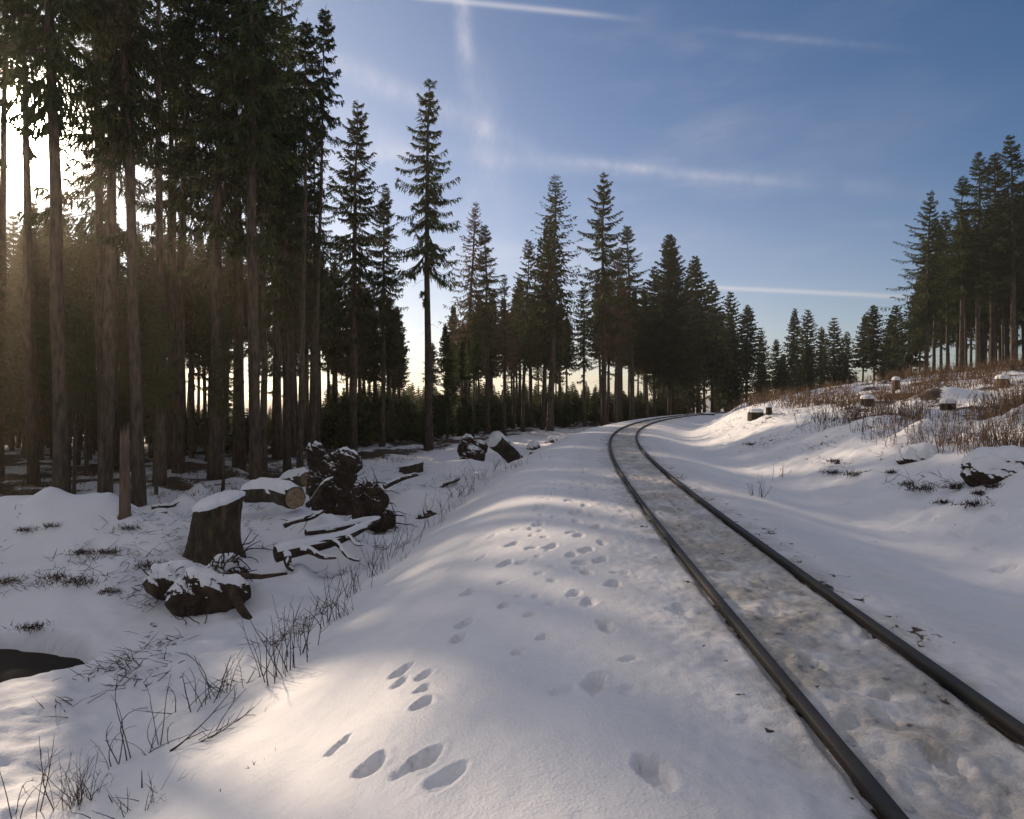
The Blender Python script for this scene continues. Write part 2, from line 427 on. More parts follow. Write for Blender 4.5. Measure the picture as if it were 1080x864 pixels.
# trail of older tracks between the rails
for i in range(40):
    s_ = 2.6 + i * .42 + rng.uniform(-.12, .12)
    k = int(np.argmin(np.abs(sA - s_)))
    o_ = rng.normal(0, .12)
    PRINTS.append((cxl[k] + o_ * math.cos(th[k]), cyl[k] - o_ * math.sin(th[k]), rng.uniform(.18, .3), rng.uniform(.1, .16), R(90) - th[k] + rng.normal(0, .4), rng.uniform(.015, .04)))

def axis_pts(lo, hi, d0, w0, w1, g):
    """spacing d0 inside [w0, w1], growing with distance outside"""
    a = [w0]
    while a[-1] < w1: a.append(a[-1] + d0)
    st = d0
    while a[-1] < hi:
        st *= 1 + g; a.append(a[-1] + st)
    b = [w0]; st = d0
    while b[-1] > lo:
        st *= 1 + g; b.append(b[-1] - st)
    return np.array(b[:0:-1] + a)
xs = axis_pts(-700, 700, 0.024, -1.8, 3.2, 0.0125)
ys = axis_pts(-120, 1500, 0.024, 2.2, 4.6, 0.0082)
ys = np.concatenate([np.arange(-120, -20, 10), np.arange(-20, 0, 1.0), np.arange(0, 2.1, .1), ys[ys > 2.1]])
GX, GY = np.meshgrid(xs, ys)
GZ = terrain(GX, GY)
d_, s_ = track_dist(GX, GY)
nx, ny = len(xs), len(ys)
print('ground grid', nx, ny, nx * ny)
V = np.stack([GX, GY, GZ], -1).reshape(-1, 3)
i = np.arange(ny - 1)[:, None] * nx; j = np.arange(nx - 1)[None]
Q = np.stack([i + j, i + j + 1, i + nx + j + 1, i + nx + j], -1).reshape(-1, 4)
me = mesh_np('ground', V, Q, None, M_SNOW, True)
# what lies on the ground where: dirt of the track bed, bare soil and dead grass
ad = np.abs(d_)
dirt = (1 - sst(.42, .5, ad)) * np.clip(.80 + fbm(GX, GY, .35, 4, 61) * .8, .4, 1)
dirt = np.maximum(dirt, (1 - sst(.50, 1.15, ad)) * sst(.5, .55, ad) * np.clip(.65 + fbm(GX, GY, .3, 4, 62) * .9, .1, 1) * .85)
dirt = np.maximum(dirt, .18 * (1 - sst(1.2, 1.9, ad)))
groove = 1 - sst(.02, .07, np.abs(ad - .5) + fbm(GX, GY, .1, 3, 45) * .03)
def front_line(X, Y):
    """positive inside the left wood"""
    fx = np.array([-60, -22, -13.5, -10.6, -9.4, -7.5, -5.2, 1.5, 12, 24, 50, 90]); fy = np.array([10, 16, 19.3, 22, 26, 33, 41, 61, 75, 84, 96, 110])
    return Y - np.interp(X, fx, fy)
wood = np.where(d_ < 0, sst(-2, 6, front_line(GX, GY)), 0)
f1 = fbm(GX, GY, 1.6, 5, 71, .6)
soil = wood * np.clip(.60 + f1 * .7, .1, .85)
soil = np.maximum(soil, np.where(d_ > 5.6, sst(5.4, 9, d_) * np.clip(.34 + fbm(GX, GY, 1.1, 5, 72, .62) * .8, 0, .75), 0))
bankspots = np.where((d_ > 3.6) & (d_ < 7.5), np.maximum(sst(.42, .7, fbm(GX, GY, .55, 4, 73, .6)) * .6, sst(.30, .55, fbm(GX, GY, .22, 4, 75, .6) + .2 * fbm(GX, GY, 1.8, 2, 76)) * .62), 0)
soil = np.maximum(soil, bankspots)
soil = np.maximum(soil, np.where((d_ < -5.5) & (GY > 8), sst(.45, .72, fbm(GX, GY, .8, 4, 74, .6)) * .7, 0))
u = (GX + 7.8) / 1.9; v = (GY - 9.4) / 1.2
q = np.sqrt(u * u + v * v) + fbm(GX, GY, .9, 3, 31) * .14
soil = np.maximum(soil, (1 - sst(.80, .9, q)))
u = (GX + 6.4) / 1.0; v = (GY - 6.7) / .35
q = np.sqrt(u * u + v * v) + fbm(GX, GY, .5, 3, 33) * .2
soil = np.maximum(soil, (1 - sst(.95, 1.1, q)))
spk = sst(.5, .56, ad) * (1 - sst(.75, 1.5, ad)) * sst(.05, .5, fbm(GX, GY, .11, 4, 78, .7) + .25 * fbm(GX, GY, .7, 2, 79)) * .62
soil = np.maximum(soil, spk)
soil = np.maximum(soil, (1 - sst(.4, .5, ad)) * sst(.25, .6, fbm(GX, GY, .13, 4, 80, .65)) * .55)
soil = np.maximum(soil, groove * np.clip(.45 + fbm(GX, GY, .3, 3, 77) * .5, 0, 1))
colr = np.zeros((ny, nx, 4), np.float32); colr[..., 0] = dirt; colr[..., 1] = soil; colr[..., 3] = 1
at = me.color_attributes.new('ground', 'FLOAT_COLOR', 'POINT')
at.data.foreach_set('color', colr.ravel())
ground = link('ground', me)
tag(ground, kind='structure')
# water in the hollow
a = Acc(); k = np.arange(40) * 2 * np.pi / 40
a.add(np.vstack([[[0, 0, 0]], np.stack([np.cos(k) * 2.25, np.sin(k) * 1.5, 0 * k], 1)]), None, [[0, 1 + t, 1 + (t + 1) % 40] for t in range(40)])
wz = zat(-7.8, 9.4) + .42
w = link('water', a.mesh('water', M_WATER), None, (-7.8, 9.4, wz)); tag(w, kind='structure')

# ------------------------------------------------------------------ railway track
track = empty('railway_track', (cxl[240], cyl[240], 0))
tag(track, 'narrow gauge railway track curving right through the snow, two dark steel rails half buried', 'railway track')
prof = np.array([(-.055, -.14), (-.055, -.128), (-.012, -.115), (-.009, -.045), (-.034, -.036), (-.034, -.004), (-.031, 0), (0, .0008), (.031, 0), (.034, -.004), (.034, -.036), (.009, -.045), (.012, -.115), (.055, -.128), (.055, -.14)])
prof = prof * np.array([1.0, 1.0])
for off in (-.5, .5):
    a = Acc(); m_ = (sA > -25) & (sA < 165)
    idx = np.where(m_)[0][::2]
    np_ = len(prof)
    C = np.stack([cxl[idx] + off * np.cos(th[idx]), cyl[idx] - off * np.sin(th[idx])], 1)
    N = np.stack([np.cos(th[idx]), -np.sin(th[idx])], 1)
    V = np.zeros((len(idx), np_, 3))
    V[..., :2] = C[:, None] + N[:, None] * prof[None, :, 0, None]
    V[..., 2] = prof[None, :, 1]
    V[..., :3] -= np.array([track.location.x, track.location.y, 0])
    i = np.arange(len(idx) - 1)[:, None] * np_; j = np.arange(np_ - 1)[None]
    a.add(V, np.stack([i + j, i + np_ + j, i + np_ + j + 1, i + j + 1], -1).reshape(-1, 4))
    rl = link('rail', a.mesh('rail', M_RAIL), track)
    rl['label'] = 'outer rail of the curve, nearer to the embankment edge' if off < 0 else 'inner rail of the curve, beside the snowy ditch'

# ------------------------------------------------------------------ spruce trees
def spruce(seed, cs=.45, rad=2.4, H=25.0, whorls=44, per=5, nb=13, twl=.55, tww=.05, style='tall', lo=False, rbase=.24, mat=None, droop=1.0, density=1.0, side=0.0, deadlow=40):
    g = np.random.default_rng(seed)
    # trunk
    tr = Acc(); n = 6 if lo else 14
    t = np.linspace(0, 1, n)
    bend = np.stack([np.cumsum(g.normal(0, .035, n)), np.cumsum(g.normal(0, .035, n)), 0 * t], 1) * (0.4 + t[:, None])
    bend -= bend[0]
    P = bend + np.stack([0 * t, 0 * t, t * H], 1)
    r = rbase * (1 - t) ** .75 * (1 + .35 * np.exp(-t * 60)) + .012
    P[0, 2] = -.6
    tr.tube(P, r, 5 if lo else 9, True, 0 if lo else .06, g)
    def axis(z): return np.stack([np.interp(z, P[:, 2], P[:, 0]), np.interp(z, P[:, 2], P[:, 1]), z], -1)
    # branches
    nw = whorls
    u = (np.arange(nw) + .3) / nw                          # 0 tip .. 1 crown foot
    z = H * (1 - (1 - cs) * u ** .93)
    B = []
    for k in range(nw):
        cnt = max(3, int(round(per + g.uniform(-1, 1))))
        a0 = g.uniform(0, 6.28)
        for b in range(cnt):
            if g.random() > density and u[k] > .15: continue
            az = a0 + b * 6.283 / cnt + g.normal(0, .25)
            env = (.10 + .95 * u[k] ** .75) * (1 - .28 * max(0, u[k] - .78) / .22)
            L = rad * env * g.uniform(.68, 1.18)
            if style == 'layered': L *= (1.0 if (k % 3) != 1 else .55)
            if side: L *= 1 + side * math.cos(az - math.pi) * min(1, u[k] * 2)
            el = .75 * (1 - u[k]) ** 1.5 - .12 + g.normal(0, .07) - (.28 * u[k] * droop)
            B.append((z[k] + g.uniform(-.15, .15), az, max(L, .15), el, u[k]))
    # a few ragged live branches under the crown
    for k in range(3 if not lo else 1):
        B.append((H * cs * g.uniform(.7, 1), g.uniform(0, 6.28), rad * g.uniform(.3, .7), -.3, 1.0))
    B = np.array(B)
    bz, az, L, el, uu = B.T
    out = np.stack([np.cos(az), np.sin(az), 0 * az], 1)
    sag = .16 * droop * (0.3 + uu)
    def bp(tt):
        tt = np.asarray(tt)[None, :, None]
        base = axis(bz)[:, None]
        hor = out[:, None] * (L[:, None, None] * tt * np.cos(el)[:, None, None])
        ver = L[:, None, None] * (np.sin(el)[:, None, None] * tt - sag[:, None, None] * (np.sin(tt * 2.6) * .9 - .5 * tt ** 3))
        return base + hor + np.concatenate([0 * ver, 0 * ver, ver], -1)
    br = Acc()
    tt = np.array([0, .35, .7, 1.0]) if not lo else np.array([0, .5, 1.0])
    PB = bp(tt)
    rb = (.010 + .011 * L) if not lo else (.012 + .010 * L)
    for b in range(len(B)):
        br.tube(PB[b], rb[b] * np.linspace(1, .2, len(tt)), 3, False)
    # dry branches on the bare trunk
    dead = tr if not lo else br
    for b in range(deadlow if not lo else deadlow // 4):
        zz = H * g.uniform(.1, cs + .08); a2 = g.uniform(0, 6.28); l2 = g.uniform(.25, 1.25) * (.5 + .5 * rad / 2.4)
        o2 = np.array([math.cos(a2), math.sin(a2), 0]); p0 = axis(np.array([zz]))[0]
        pts = [p0, p0 + o2 * l2 * .5 + [0, 0, -.06 * l2], p0 + o2 * l2 + [g.normal(0, .08), g.normal(0, .08), -.22 * l2 - g.uniform(0, .2)]]
        dead.tube(pts, [.014, .009, .003], 3, False)
    # foliage
    nbk = nb
    ts = np.linspace(.12, 1.0, nbk)
    PT = bp(ts)                                            # (B, nb, 3)
    TG = np.gradient(PT, axis=1); TG /= np.linalg.norm(TG, axis=2)[..., None] + 1e-9
    sd = np.stack([-np.sin(az), np.cos(az), 0 * az], 1)[:, None]
    base = []; dirs = []; lens = []
    for s_ in (-1, 1):
        jit = g.normal(0, .22, PT.shape)
        dn = g.uniform(.25, 1.15, PT.shape[:2])[..., None] * (.45 + .75 * uu)[:, None, None] * droop
        dv = TG * .75 + sd * s_ * .85 + jit + np.array([0, 0, -1.0]) * dn
        dv /= np.linalg.norm(dv, axis=2)[..., None]
        ln = (twl * (.55 + .45 * np.clip(L / 2.0, .25, 1.3)))[:, None] * (1.08 - .62 * ts)[None] * g.uniform(.55, 1.3, PT.shape[:2])
        ln = np.minimum(ln, (L * .55)[:, None] + .1)
        base.append(PT.reshape(-1, 3)); dirs.append(dv.reshape(-1, 3)); lens.append(ln.ravel())
    # hanging ones and the tip
    dv = np.array([0, 0, -1.0]) + g.normal(0, .3, PT.shape) + TG * .35
    dv /= np.linalg.norm(dv, axis=2)[..., None]
    base.append(PT.reshape(-1, 3)); dirs.append(dv.reshape(-1, 3))
    lens.append(((twl * .8 * (.3 + .8 * uu))[:, None] * g.uniform(.3, 1.1, PT.shape[:2])).ravel())
    tipb = PT[:, -2]; base.append(tipb); dirs.append(TG[:, -1]); lens.append(np.maximum(.12, L * .18))
    ax = axis(np.linspace(H * (1 - .05), H, 6)); base.append(ax); dirs.append(np.tile([0.05, 0.0, 1.0], (6, 1))); lens.append(np.full(6, .4))
    P0 = np.vstack(base); D = np.vstack(dirs); Ln = np.concatenate(lens)
    if style == 'thin':
        kp = g.random(len(P0)) < .5; P0, D, Ln = P0[kp], D[kp], Ln[kp] * .8
    n = len(P0)
    Wd = np.cross(D, g.normal(0, 1, (n, 3))); Wd /= np.linalg.norm(Wd, axis=1)[:, None] + 1e-9
    sagv = np.array([0, 0, -1.0]) * (Ln * .22 * droop)[:, None]
    Pm = P0 + D * (Ln * .5)[:, None] + sagv * .3
    Pe = P0 + D * Ln[:, None] + sagv
    us = np.concatenate([np.repeat(uu, nbk)] * 3 + [uu, np.zeros(6)])
    if style == 'thin': us = us[kp]
    w = (tww * g.uniform(.7, 1.3, n) * np.clip(.3 + us * 5, 0, 1))[:, None]
    V = np.stack([P0 - Wd * w * .6, P0 + Wd * w * .6, Pm - Wd * w, Pm + Wd * w, Pe], 1).reshape(-1, 3)
    b5 = np.arange(n)[:, None] * 5
    cr = Acc(); cr.add(V, b5 + np.array([[0, 1, 3, 2]]), b5 + np.array([[2, 3, 4]]))
    if not lo:
        # side sprays
        for q in range(5):
            f = g.uniform(.1, .95, n)[:, None]
            pc = P0 + (Pe - P0) * f
            sv = D * .55 + np.cross(D, Wd) * g.normal(0, .8, n)[:, None] + Wd * g.choice([-1, 1], n)[:, None] * .8 + np.array([0, 0, -.25])
            sv /= np.linalg.norm(sv, axis=1)[:, None]
            l = (Ln * g.uniform(.22, .45, n))[:, None]
            ww = np.cross(sv, g.normal(0, 1, (n, 3))); ww /= np.linalg.norm(ww, axis=1)[:, None] + 1e-9
            V = np.stack([pc - ww * w * .5, pc + ww * w * .5, pc + sv * l], 1).reshape(-1, 3)
            cr.add(V, None, np.arange(n)[:, None] * 3 + np.array([[0, 1, 2]]))
    nm = 'spruce_%s' % style
    nq, nt_ = sum(map(len, cr.Q)), sum(map(len, cr.T)) if cr.T else 0
    bq = sum(map(len, br.Q)) if br.Q else 0
    cr.add(np.vstack(br.V), np.vstack(br.Q), np.vstack(br.T) if br.T else None)
    me_ = cr.mesh(nm + '_crown', mat or M_NEEDLE)
    me_.materials.append(M_TWIG)
    mi = np.zeros(len(me_.polygons), np.int32); mi[nq:nq + bq] = 1; mi[nq + bq + nt_:] = 1
    me_.polygons.foreach_set('material_index', mi)
    return (tr.mesh(nm + '_trunk', M_BARK, True), me_, H)

VAR = {}
for i_ in range(4): VAR['tall%d' % i_] = spruce(100 + i_, cs=(.44, .5, .40, .47)[i_], rad=(3.0, 2.7, 3.3, 2.9)[i_], density=.62, nb=13, twl=.62, tww=.044, whorls=35)
for i_ in range(2): VAR['shade%d' % i_] = spruce(120 + i_, cs=.16, rad=3.8, whorls=40, per=5, nb=12, twl=.7, tww=.05, density=.62, deadlow=30)
VAR['layered'] = spruce(130, cs=.50, rad=2.7, whorls=22, per=5, nb=13, twl=.55, tww=.045, style='layered', droop=1.5, deadlow=30, density=.82)
VAR['ragged'] = spruce(131, cs=.42, rad=3.2, whorls=30, per=5, nb=14, style='layered', droop=1.2, density=.8)
VAR['thin'] = spruce(132, cs=.42, rad=2.9, whorls=40, per=5, nb=12, style='thin', mat=M_BROWN, droop=1.2, density=.85)
VAR['thingreen'] = spruce(133, cs=.38, rad=3.2, whorls=40, per=5, nb=12, style='thin', droop=1.1, density=.9)
VAR['dense'] = spruce(140, cs=.24, rad=4.2, whorls=50, per=7, nb=13, twl=.7, tww=.07)
VAR['oneside'] = spruce(141, cs=.34, rad=3.6, whorls=32, per=5, nb=13, side=.6, style='layered', droop=1.1)
LOW = dict(whorls=34, nb=7, lo=True, twl=.75, tww=.13)
for i_ in range(4): VAR['far%d' % i_] = spruce(200 + i_, cs=(.42, .48, .36, .5)[i_], rad=(3.1, 2.8, 3.4, 2.7)[i_], per=5, density=.85, **LOW)
for i_ in range(3): VAR['mid%d' % i_] = spruce(230 + i_, cs=(.56, .62, .5)[i_], rad=(2.9, 2.5, 3.0)[i_], per=5, density=.85, rbase=.3, **LOW)
for i_ in range(3): VAR['pole%d' % i_] = spruce(250 + i_, cs=(.70, .64, .74)[i_], rad=(1.7, 1.9, 1.6)[i_], whorls=20, per=5, nb=10, twl=.5, tww=.045, rbase=(.17, .2, .15)[i_], density=.75, deadlow=90)
VAR['legdense'] = spruce(240, cs=.34, rad=3.6, per=6, **LOW)
for i_ in range(2): VAR['fardense%d' % i_] = spruce(210 + i_, cs=.14, rad=4.3, per=6, **LOW)
for i_ in range(2): VAR['young%d' % i_] = spruce(220 + i_, cs=.25, rad=4.6, per=5, whorls=16, nb=4, lo=True, twl=1.7, tww=.34, rbase=.3)
NT = [0]
def plant(x, y, H, var, wide=1.0, label='', group=None, name='spruce_tree', lean=None, rot=None, cat='tree'):
    z = zat(x, y)
    if not label.startswith('one of'): return grow(x, y, z, H, var, wide, label, group, name, lean, rot, cat)
    WAIT.append((x, y, z, H, var, wide, label, group, name, lean, rot, cat))
WAIT = []; MASS = []
def grow(x, y, z, H, var, wide, label, group, name, lean, rot, cat):
    tm, cm, H0 = VAR[var]
    o = empty(name, (x, y, z - .05), random.uniform(0, 6.28) if rot is None else rot)
    s = H / H0; o.scale = (s * wide, s * wide, s)
    lx = random.gauss(0, .016) if lean is None else lean[0]; ly = random.gauss(0, .016) if lean is None else lean[1]
    o.rotation_euler[0] = lx; o.rotation_euler[1] = ly
    link('trunk', tm, o); link('crown', cm, o)
    tag(o, label, cat, group); NT[0] += 1
    return o
TREES = []
def plant_px(px, Z, top, var, wide=1.0, label='', group=None, **kw):
    """px = where the trunk stands seen from the camera, Z = distance, top = height of the tip seen from the camera"""
    x = (px - CX0) / FPX * Z
    z = zat(x, Z)
    H = CAMH + (HY - top) / FPX * Z - z
    TREES.append((x, Z, H * wide * .1))
    if Z > 104: wide *= 1.3
    elif Z > 40: wide *= 1.15
    return plant(x, Z, H, var, wide, label, group, **kw)

# key trees, one by one
K = [  # px, distance, tip row, variant, width, label
    (64, 20.5, -330, 'tall1', .88, 'thick dark spruce trunk nearest the low sun, crown running out of the picture'),
    (146, 21.5, -270, 'tall1', .8, 'tall spruce with slightly leaning grey trunk right beside the pale broken snag'),
    (120, 33, -120, 'tall2', .9, 'slender spruce half hidden between the two thickest front trunks'),
    (188, 31, -110, 'tall3', .9, 'tall spruce behind the gap right of the leaning grey trunk'),
    (226, 28.5, -150, 'tall2', .95, 'tall straight grey spruce trunk rising behind the snow topped cut stump'),
    (252, 31, -170, 'tall0', .9, 'slim spruce standing close right of the straight grey trunk behind the cut stump'),
    (271, 28, -180, 'tall1', .9, 'thick spruce trunk with rough flared foot left of the upturned root plate'),
    (292, 37, -50, 'tall3', .9, 'spruce at the crown edge of the dense wood, boughs reaching to open sky'),
    (308, 39, 20, 'tall0', .8, 'thin trunked spruce directly left of the tall root plate'),
    (327, 35, 130, 'tall2', .75, 'shorter spruce rising straight behind the upturned root plate'),
    (372, 43, 108, 'ragged', 1.0, 'ragged topped spruce standing free of the wood, left of the tallest lone spruce'),
    (403, 46, 200, 'tall1', .9, 'short narrow spruce tucked between the ragged spruce and the tallest lone spruce'),
    (452, 43, 84, 'layered', 1.0, 'tallest lone spruce with bare trunk and drooping layered boughs against the sky'),
    (488, 62, 214, 'thin', 1.0, 'thin brownish dying spruce right of the tallest lone spruce'),
    (514, 62, 237, 'tall3', 1.05, 'pointed green spruce behind the thin brownish dying spruce'),
    (532, 60, 290, 'thin', .95, 'short brown needled spruce between pointed green spruces'),
    (551, 66, 255, 'tall2', .9, 'short spruce leaning on the left flank of the tall wispy topped spruce'),
    (580, 66, 184, 'thingreen', 1.15, 'tall spruce with wispy thin top above the embankment'),
    (572, 68, 228, 'legdense', .85, 'dense dark spruce crown just left of the wispy topped spruce'),
    (637, 72, 182, 'ragged', 1.0, 'tall pointed spruce with airy boughs standing over the bend of the rails'),
    (617, 76, 300, 'tall0', .95, 'lone thin trunked spruce with short crown against the pale sky gap'),
    (649, 74, 262, 'thin', 1.05, 'slender brownish spruce close right of the tall airy spruce'),
    (667, 84, 239, 'tall3', 1.15, 'pointed spruce between the airy spruce and the broad black spruce'),
    (706, 88, 249, 'dense', 1.0, 'broad black dense spruce with foliage almost down to the rails'),
    (690, 92, 282, 'far2', 1.1, 'dark spruce on the left flank of the broad black spruce'),
    (737, 100, 270, 'far0', 1.2, 'spruce with steep pointed top right of the broad black spruce'),
    (727, 98, 292, 'fardense1', .8, 'dark spruce wedged behind the broad black spruce on its right'),
    (752, 108, 296, 'far2', 1.15, 'first spruce stepping down from the steep pointed one'),
    (772, 116, 308, 'fardense0', .95, 'rounded dark spruce over the brown weeds at the bend'),
    (787, 126, 322, 'far1', 1.2, 'spruce on the falling right slope of the middle wood'),
    (803, 132, 346, 'fardense1', .9, 'low dense spruce near the right end of the middle wood'),
    (818, 138, 358, 'far2', 1.1, 'last small spruce at the right end of the middle wood'),
    (837, 140, 326, 'far3', .85, 'slim spruce standing left beside the rounded dark one in the dip'),
    (850, 136, 327, 'fardense0', 1.0, 'rounded dark spruce filling the dip of the skyline'),
    (868, 150, 345, 'far1', .9, 'narrow loose spruce between two dense dark ones in the skyline dip'),
    (879, 138, 336, 'fardense1', 1.1, 'dense double topped looking spruce right of the skyline dip'),
    (893, 146, 350, 'far2', 1.0, 'low spruce right behind the double topped looking one'),
    (909, 130, 332, 'far3', 1.0, 'bare legged spruce left of the narrow pale sky gap'),
    (922, 118, 322, 'far1', 1.2, 'tallest spruce of the small bare legged cluster by the sky gap'),
    (935, 126, 335, 'far0', 1.0, 'spruce on the right rim of the narrow pale sky gap'),
    (946, 112, 322, 'far2', 1.1, 'spruce joining the bare legged cluster to the tall right stand'),
    (958, 108, 312, 'far0', 1.1, 'spruce tucked under the one sided spruce at the stand edge'),
    (976, 76, 203, 'oneside', 1.0, 'spruce at the edge of the right stand with boughs reaching left over open sky'),
    (984, 80, 232, 'tall1', .95, 'slim spruce right behind the one sided edge spruce'),
    (1000, 82, 222, 'tall0', 1.0, 'third spruce into the right stand, lower than its neighbours'),
    (1014, 76, 188, 'tall3', 1.0, 'left shoulder spruce of the tall right stand'),
    (1031, 76, 162, 'tall2', .95, 'pointed spruce with pale sunlit trunk in the tall right stand'),
    (1047, 80, 163, 'tall1', 1.1, 'narrow topped spruce left of the tallest one in the right stand'),
    (1069, 73, 143, 'tall0', 1.05, 'tallest spruce of the right stand with long pale trunk near the picture edge')]
for (px, Z, top, var, wd, lab) in K:
    kw = {}
    if var == 'oneside': kw['rot'] = 0.0
    if px == 146: kw['lean'] = (0, .035)
    if px == 452: kw['lean'] = (0, .004)
    plant_px(px, Z, top, var, wd, lab, 'tall spruces that stand out of the woods', **kw)

NT0 = NT[0]
def free(x, y, dmin):
    return all((x - a) ** 2 + (y - b) ** 2 > dmin * dmin for a, b, _ in TREES)
def px_of(x, y): return CX0 + FPX * x / y
# the shaded left wood
g2 = np.random.default_rng(5); cnt = 0; tries = 0
while cnt < 150 and tries < 6000:
    tries += 1
    y = g2.uniform(20, 62); x = g2.uniform(-1.02, -.30) * y
    f = float(front_line(np.array(x), np.array(y)))
    if f < 1.5 or not free(x, y, 2.1): continue
    # leave the low sun its gap
    ang = math.atan2(x, y); sa_ = math.atan2(-525, 720)
    v_ = g2.choice(['tall0', 'tall1', 'tall2', 'tall3', 'shade0', 'shade1'], p=[.14, .14, .13, .13, .23, .23])
    H = g2.uniform(20, 26) if v_[0] == 't' else g2.uniform(12, 20)
    if y / max(1, -x) > 2.2: H *= .86
    cc = x * .808 + y * .589
    far_ = math.hypot(x, y - 5)
    if -3.0 < cc < 8.0:      # the open lane toward the low sun: only lower trees grow here
        H = min(H, .33 * far_ * g2.uniform(.78, .97) + .4)
        v_ = g2.choice(['shade0', 'shade1', 'tall1', 'tall3', 'tall1'])
        if H < 6: continue
    elif cc < 24:
        if y > 31:
            H = min(H, .33 * far_ * g2.uniform(.75, 1.12)); v_ = g2.choice(['tall0', 'tall1', 'tall2', 'tall3', 'shade1'])
        else: v_ = g2.choice(['tall1', 'tall3'])
    if px_of(x, y) > 165 and y > 31: v_ = ('tall1', 'tall3', 'mid1')[g2.integers(3)]
    TREES.append((x, y, 1)); cnt += 1
    plant(x, y, H, v_, g2.uniform(.85, 1.1), 'one of the many dark spruces of the dense shaded wood at the left', 'spruces of the dense shaded left wood')
cnt = 0; tries = 0
while cnt < 40 and tries < 6000:      # thin bare stems crowding among the thick ones
    tries += 1
    y = g2.uniform(23, 46); x = g2.uniform(-.80, -.24) * y
    if float(front_line(np.array(x), np.array(y))) < .8 or not free(x, y, 1.1): continue
    TREES.append((x, y, 1)); cnt += 1
    H = g2.uniform(17, 24) * (1 if y < 34 or px_of(x, y) < 200 else .8)
    cc = x * .808 + y * .589; far_ = math.hypot(x, y - 5)
    if -3 < cc < 8: H = 25.5 if far_ < 35 else min(H, .33 * far_ * .93)
    elif cc < 14 and far_ > 38: H = min(H, .33 * far_)
    plant(x, y, H, 'pole%d' % g2.integers(3), g2.uniform(.9, 1.15), 'one of the thin bare stemmed spruces crowding between the thick trunks of the left wood', 'thin stems of the left wood')
# thin row of trunks along the middle
cnt = 0; tries = 0
while cnt < 88 and tries < 6000:
    tries += 1
    px = g2.uniform(335, 690); Zf = np.interp(px, [335, 450, 560, 650, 700], [38, 48, 66, 78, 92])
    Z = Zf + g2.uniform(0, 22); x = (px - CX0) / FPX * Z
    if not free(x, Z, 1.9) or 425 < px < 470 and Z < 70 or 598 < px < 633: continue
    TREES.append((x, Z, 1)); cnt += 1
    skyl = np.interp(px, [335, 400, 430, 475, 520, 560, 600, 640, 690], [250, 290, 330, 320, 290, 275, 330, 285, 285]) + g2.uniform(0, 55)
    v_ = g2.choice(['mid0', 'mid1', 'mid2', 'mid1', 'thin', 'mid0'])
    z = zat(x, Z); H = CAMH + (HY - skyl) / FPX * Z - z
    plant(x, Z, H, v_, g2.uniform(.8, 1.1) * (15 / max(H, 9)) ** .25, 'one of the thin trunked smaller spruces in the airy row behind the embankment', 'thin spruces of the airy middle row')
# wood beyond the bend
cnt = 0; tries = 0
while cnt < 46 and tries < 5000:
    tries += 1
    px = g2.uniform(690, 965); Z = np.interp(px, [690, 820, 965], [98, 140, 112]) + g2.uniform(0, 30); x = (px - CX0) / FPX * Z
    if not free(x, Z, 2.3) or 896 < px < 935: continue
    TREES.append((x, Z, 1)); cnt += 1
    skyl = np.interp(px, [690, 740, 780, 820, 850, 880, 910, 965], [300, 300, 330, 372, 350, 352, 360, 335]) + g2.uniform(4, 40)
    z = zat(x, Z); H = CAMH + (HY - skyl) / FPX * Z - z
    v_ = g2.choice(['far0', 'far1', 'far2', 'far3', 'fardense0', 'fardense1'])
    plant(x, Z, max(H, 5), v_, 1.35, 'one of the crowded background spruces beyond the bend of the track', 'background spruces beyond the bend')
# the right stand
cnt = 0; tries = 0
while cnt < 85 and tries < 5000:
    tries += 1
    px = g2.uniform(968, 1230); Z = g2.uniform(74, 125); x = (px - CX0) / FPX * Z
    if not free(x, Z, 2.1): continue
    TREES.append((x, Z, 1)); cnt += 1
    v_ = g2.choice(['tall0', 'tall1', 'tall2', 'tall3', 'far1'])
    skyl = np.interp(px, [968, 1000, 1080, 1230], [262, 232, 182, 130]) + g2.uniform(0, 35)
    z = zat(x, Z); H = CAMH + (HY - skyl) / FPX * Z - z
    plant(x, Z, H, v_, g2.uniform(.8, 1.0), 'one of the straight close set spruces of the tall right stand', 'spruces of the tall right stand')
print('trees', NT[0])

# of the crowding trees the largest in view stay single, the rest goes into the mass of the wood
def _show(w):
    px = CX0 + FPX * w[0] / w[1]
    return w[3] / w[1] * (1.0 if -25 < px < 1105 else .01) * (1.0 if w[1] < 150 else .3)
WAIT.sort(key=_show, reverse=True)
for k_, w_ in enumerate(WAIT):
    if k_ < 300 - NT0 and _show(w_) > .02: grow(*w_)
    else: MASS.append(w_)
print('single trees', NT[0], 'in the mass', len(MASS))

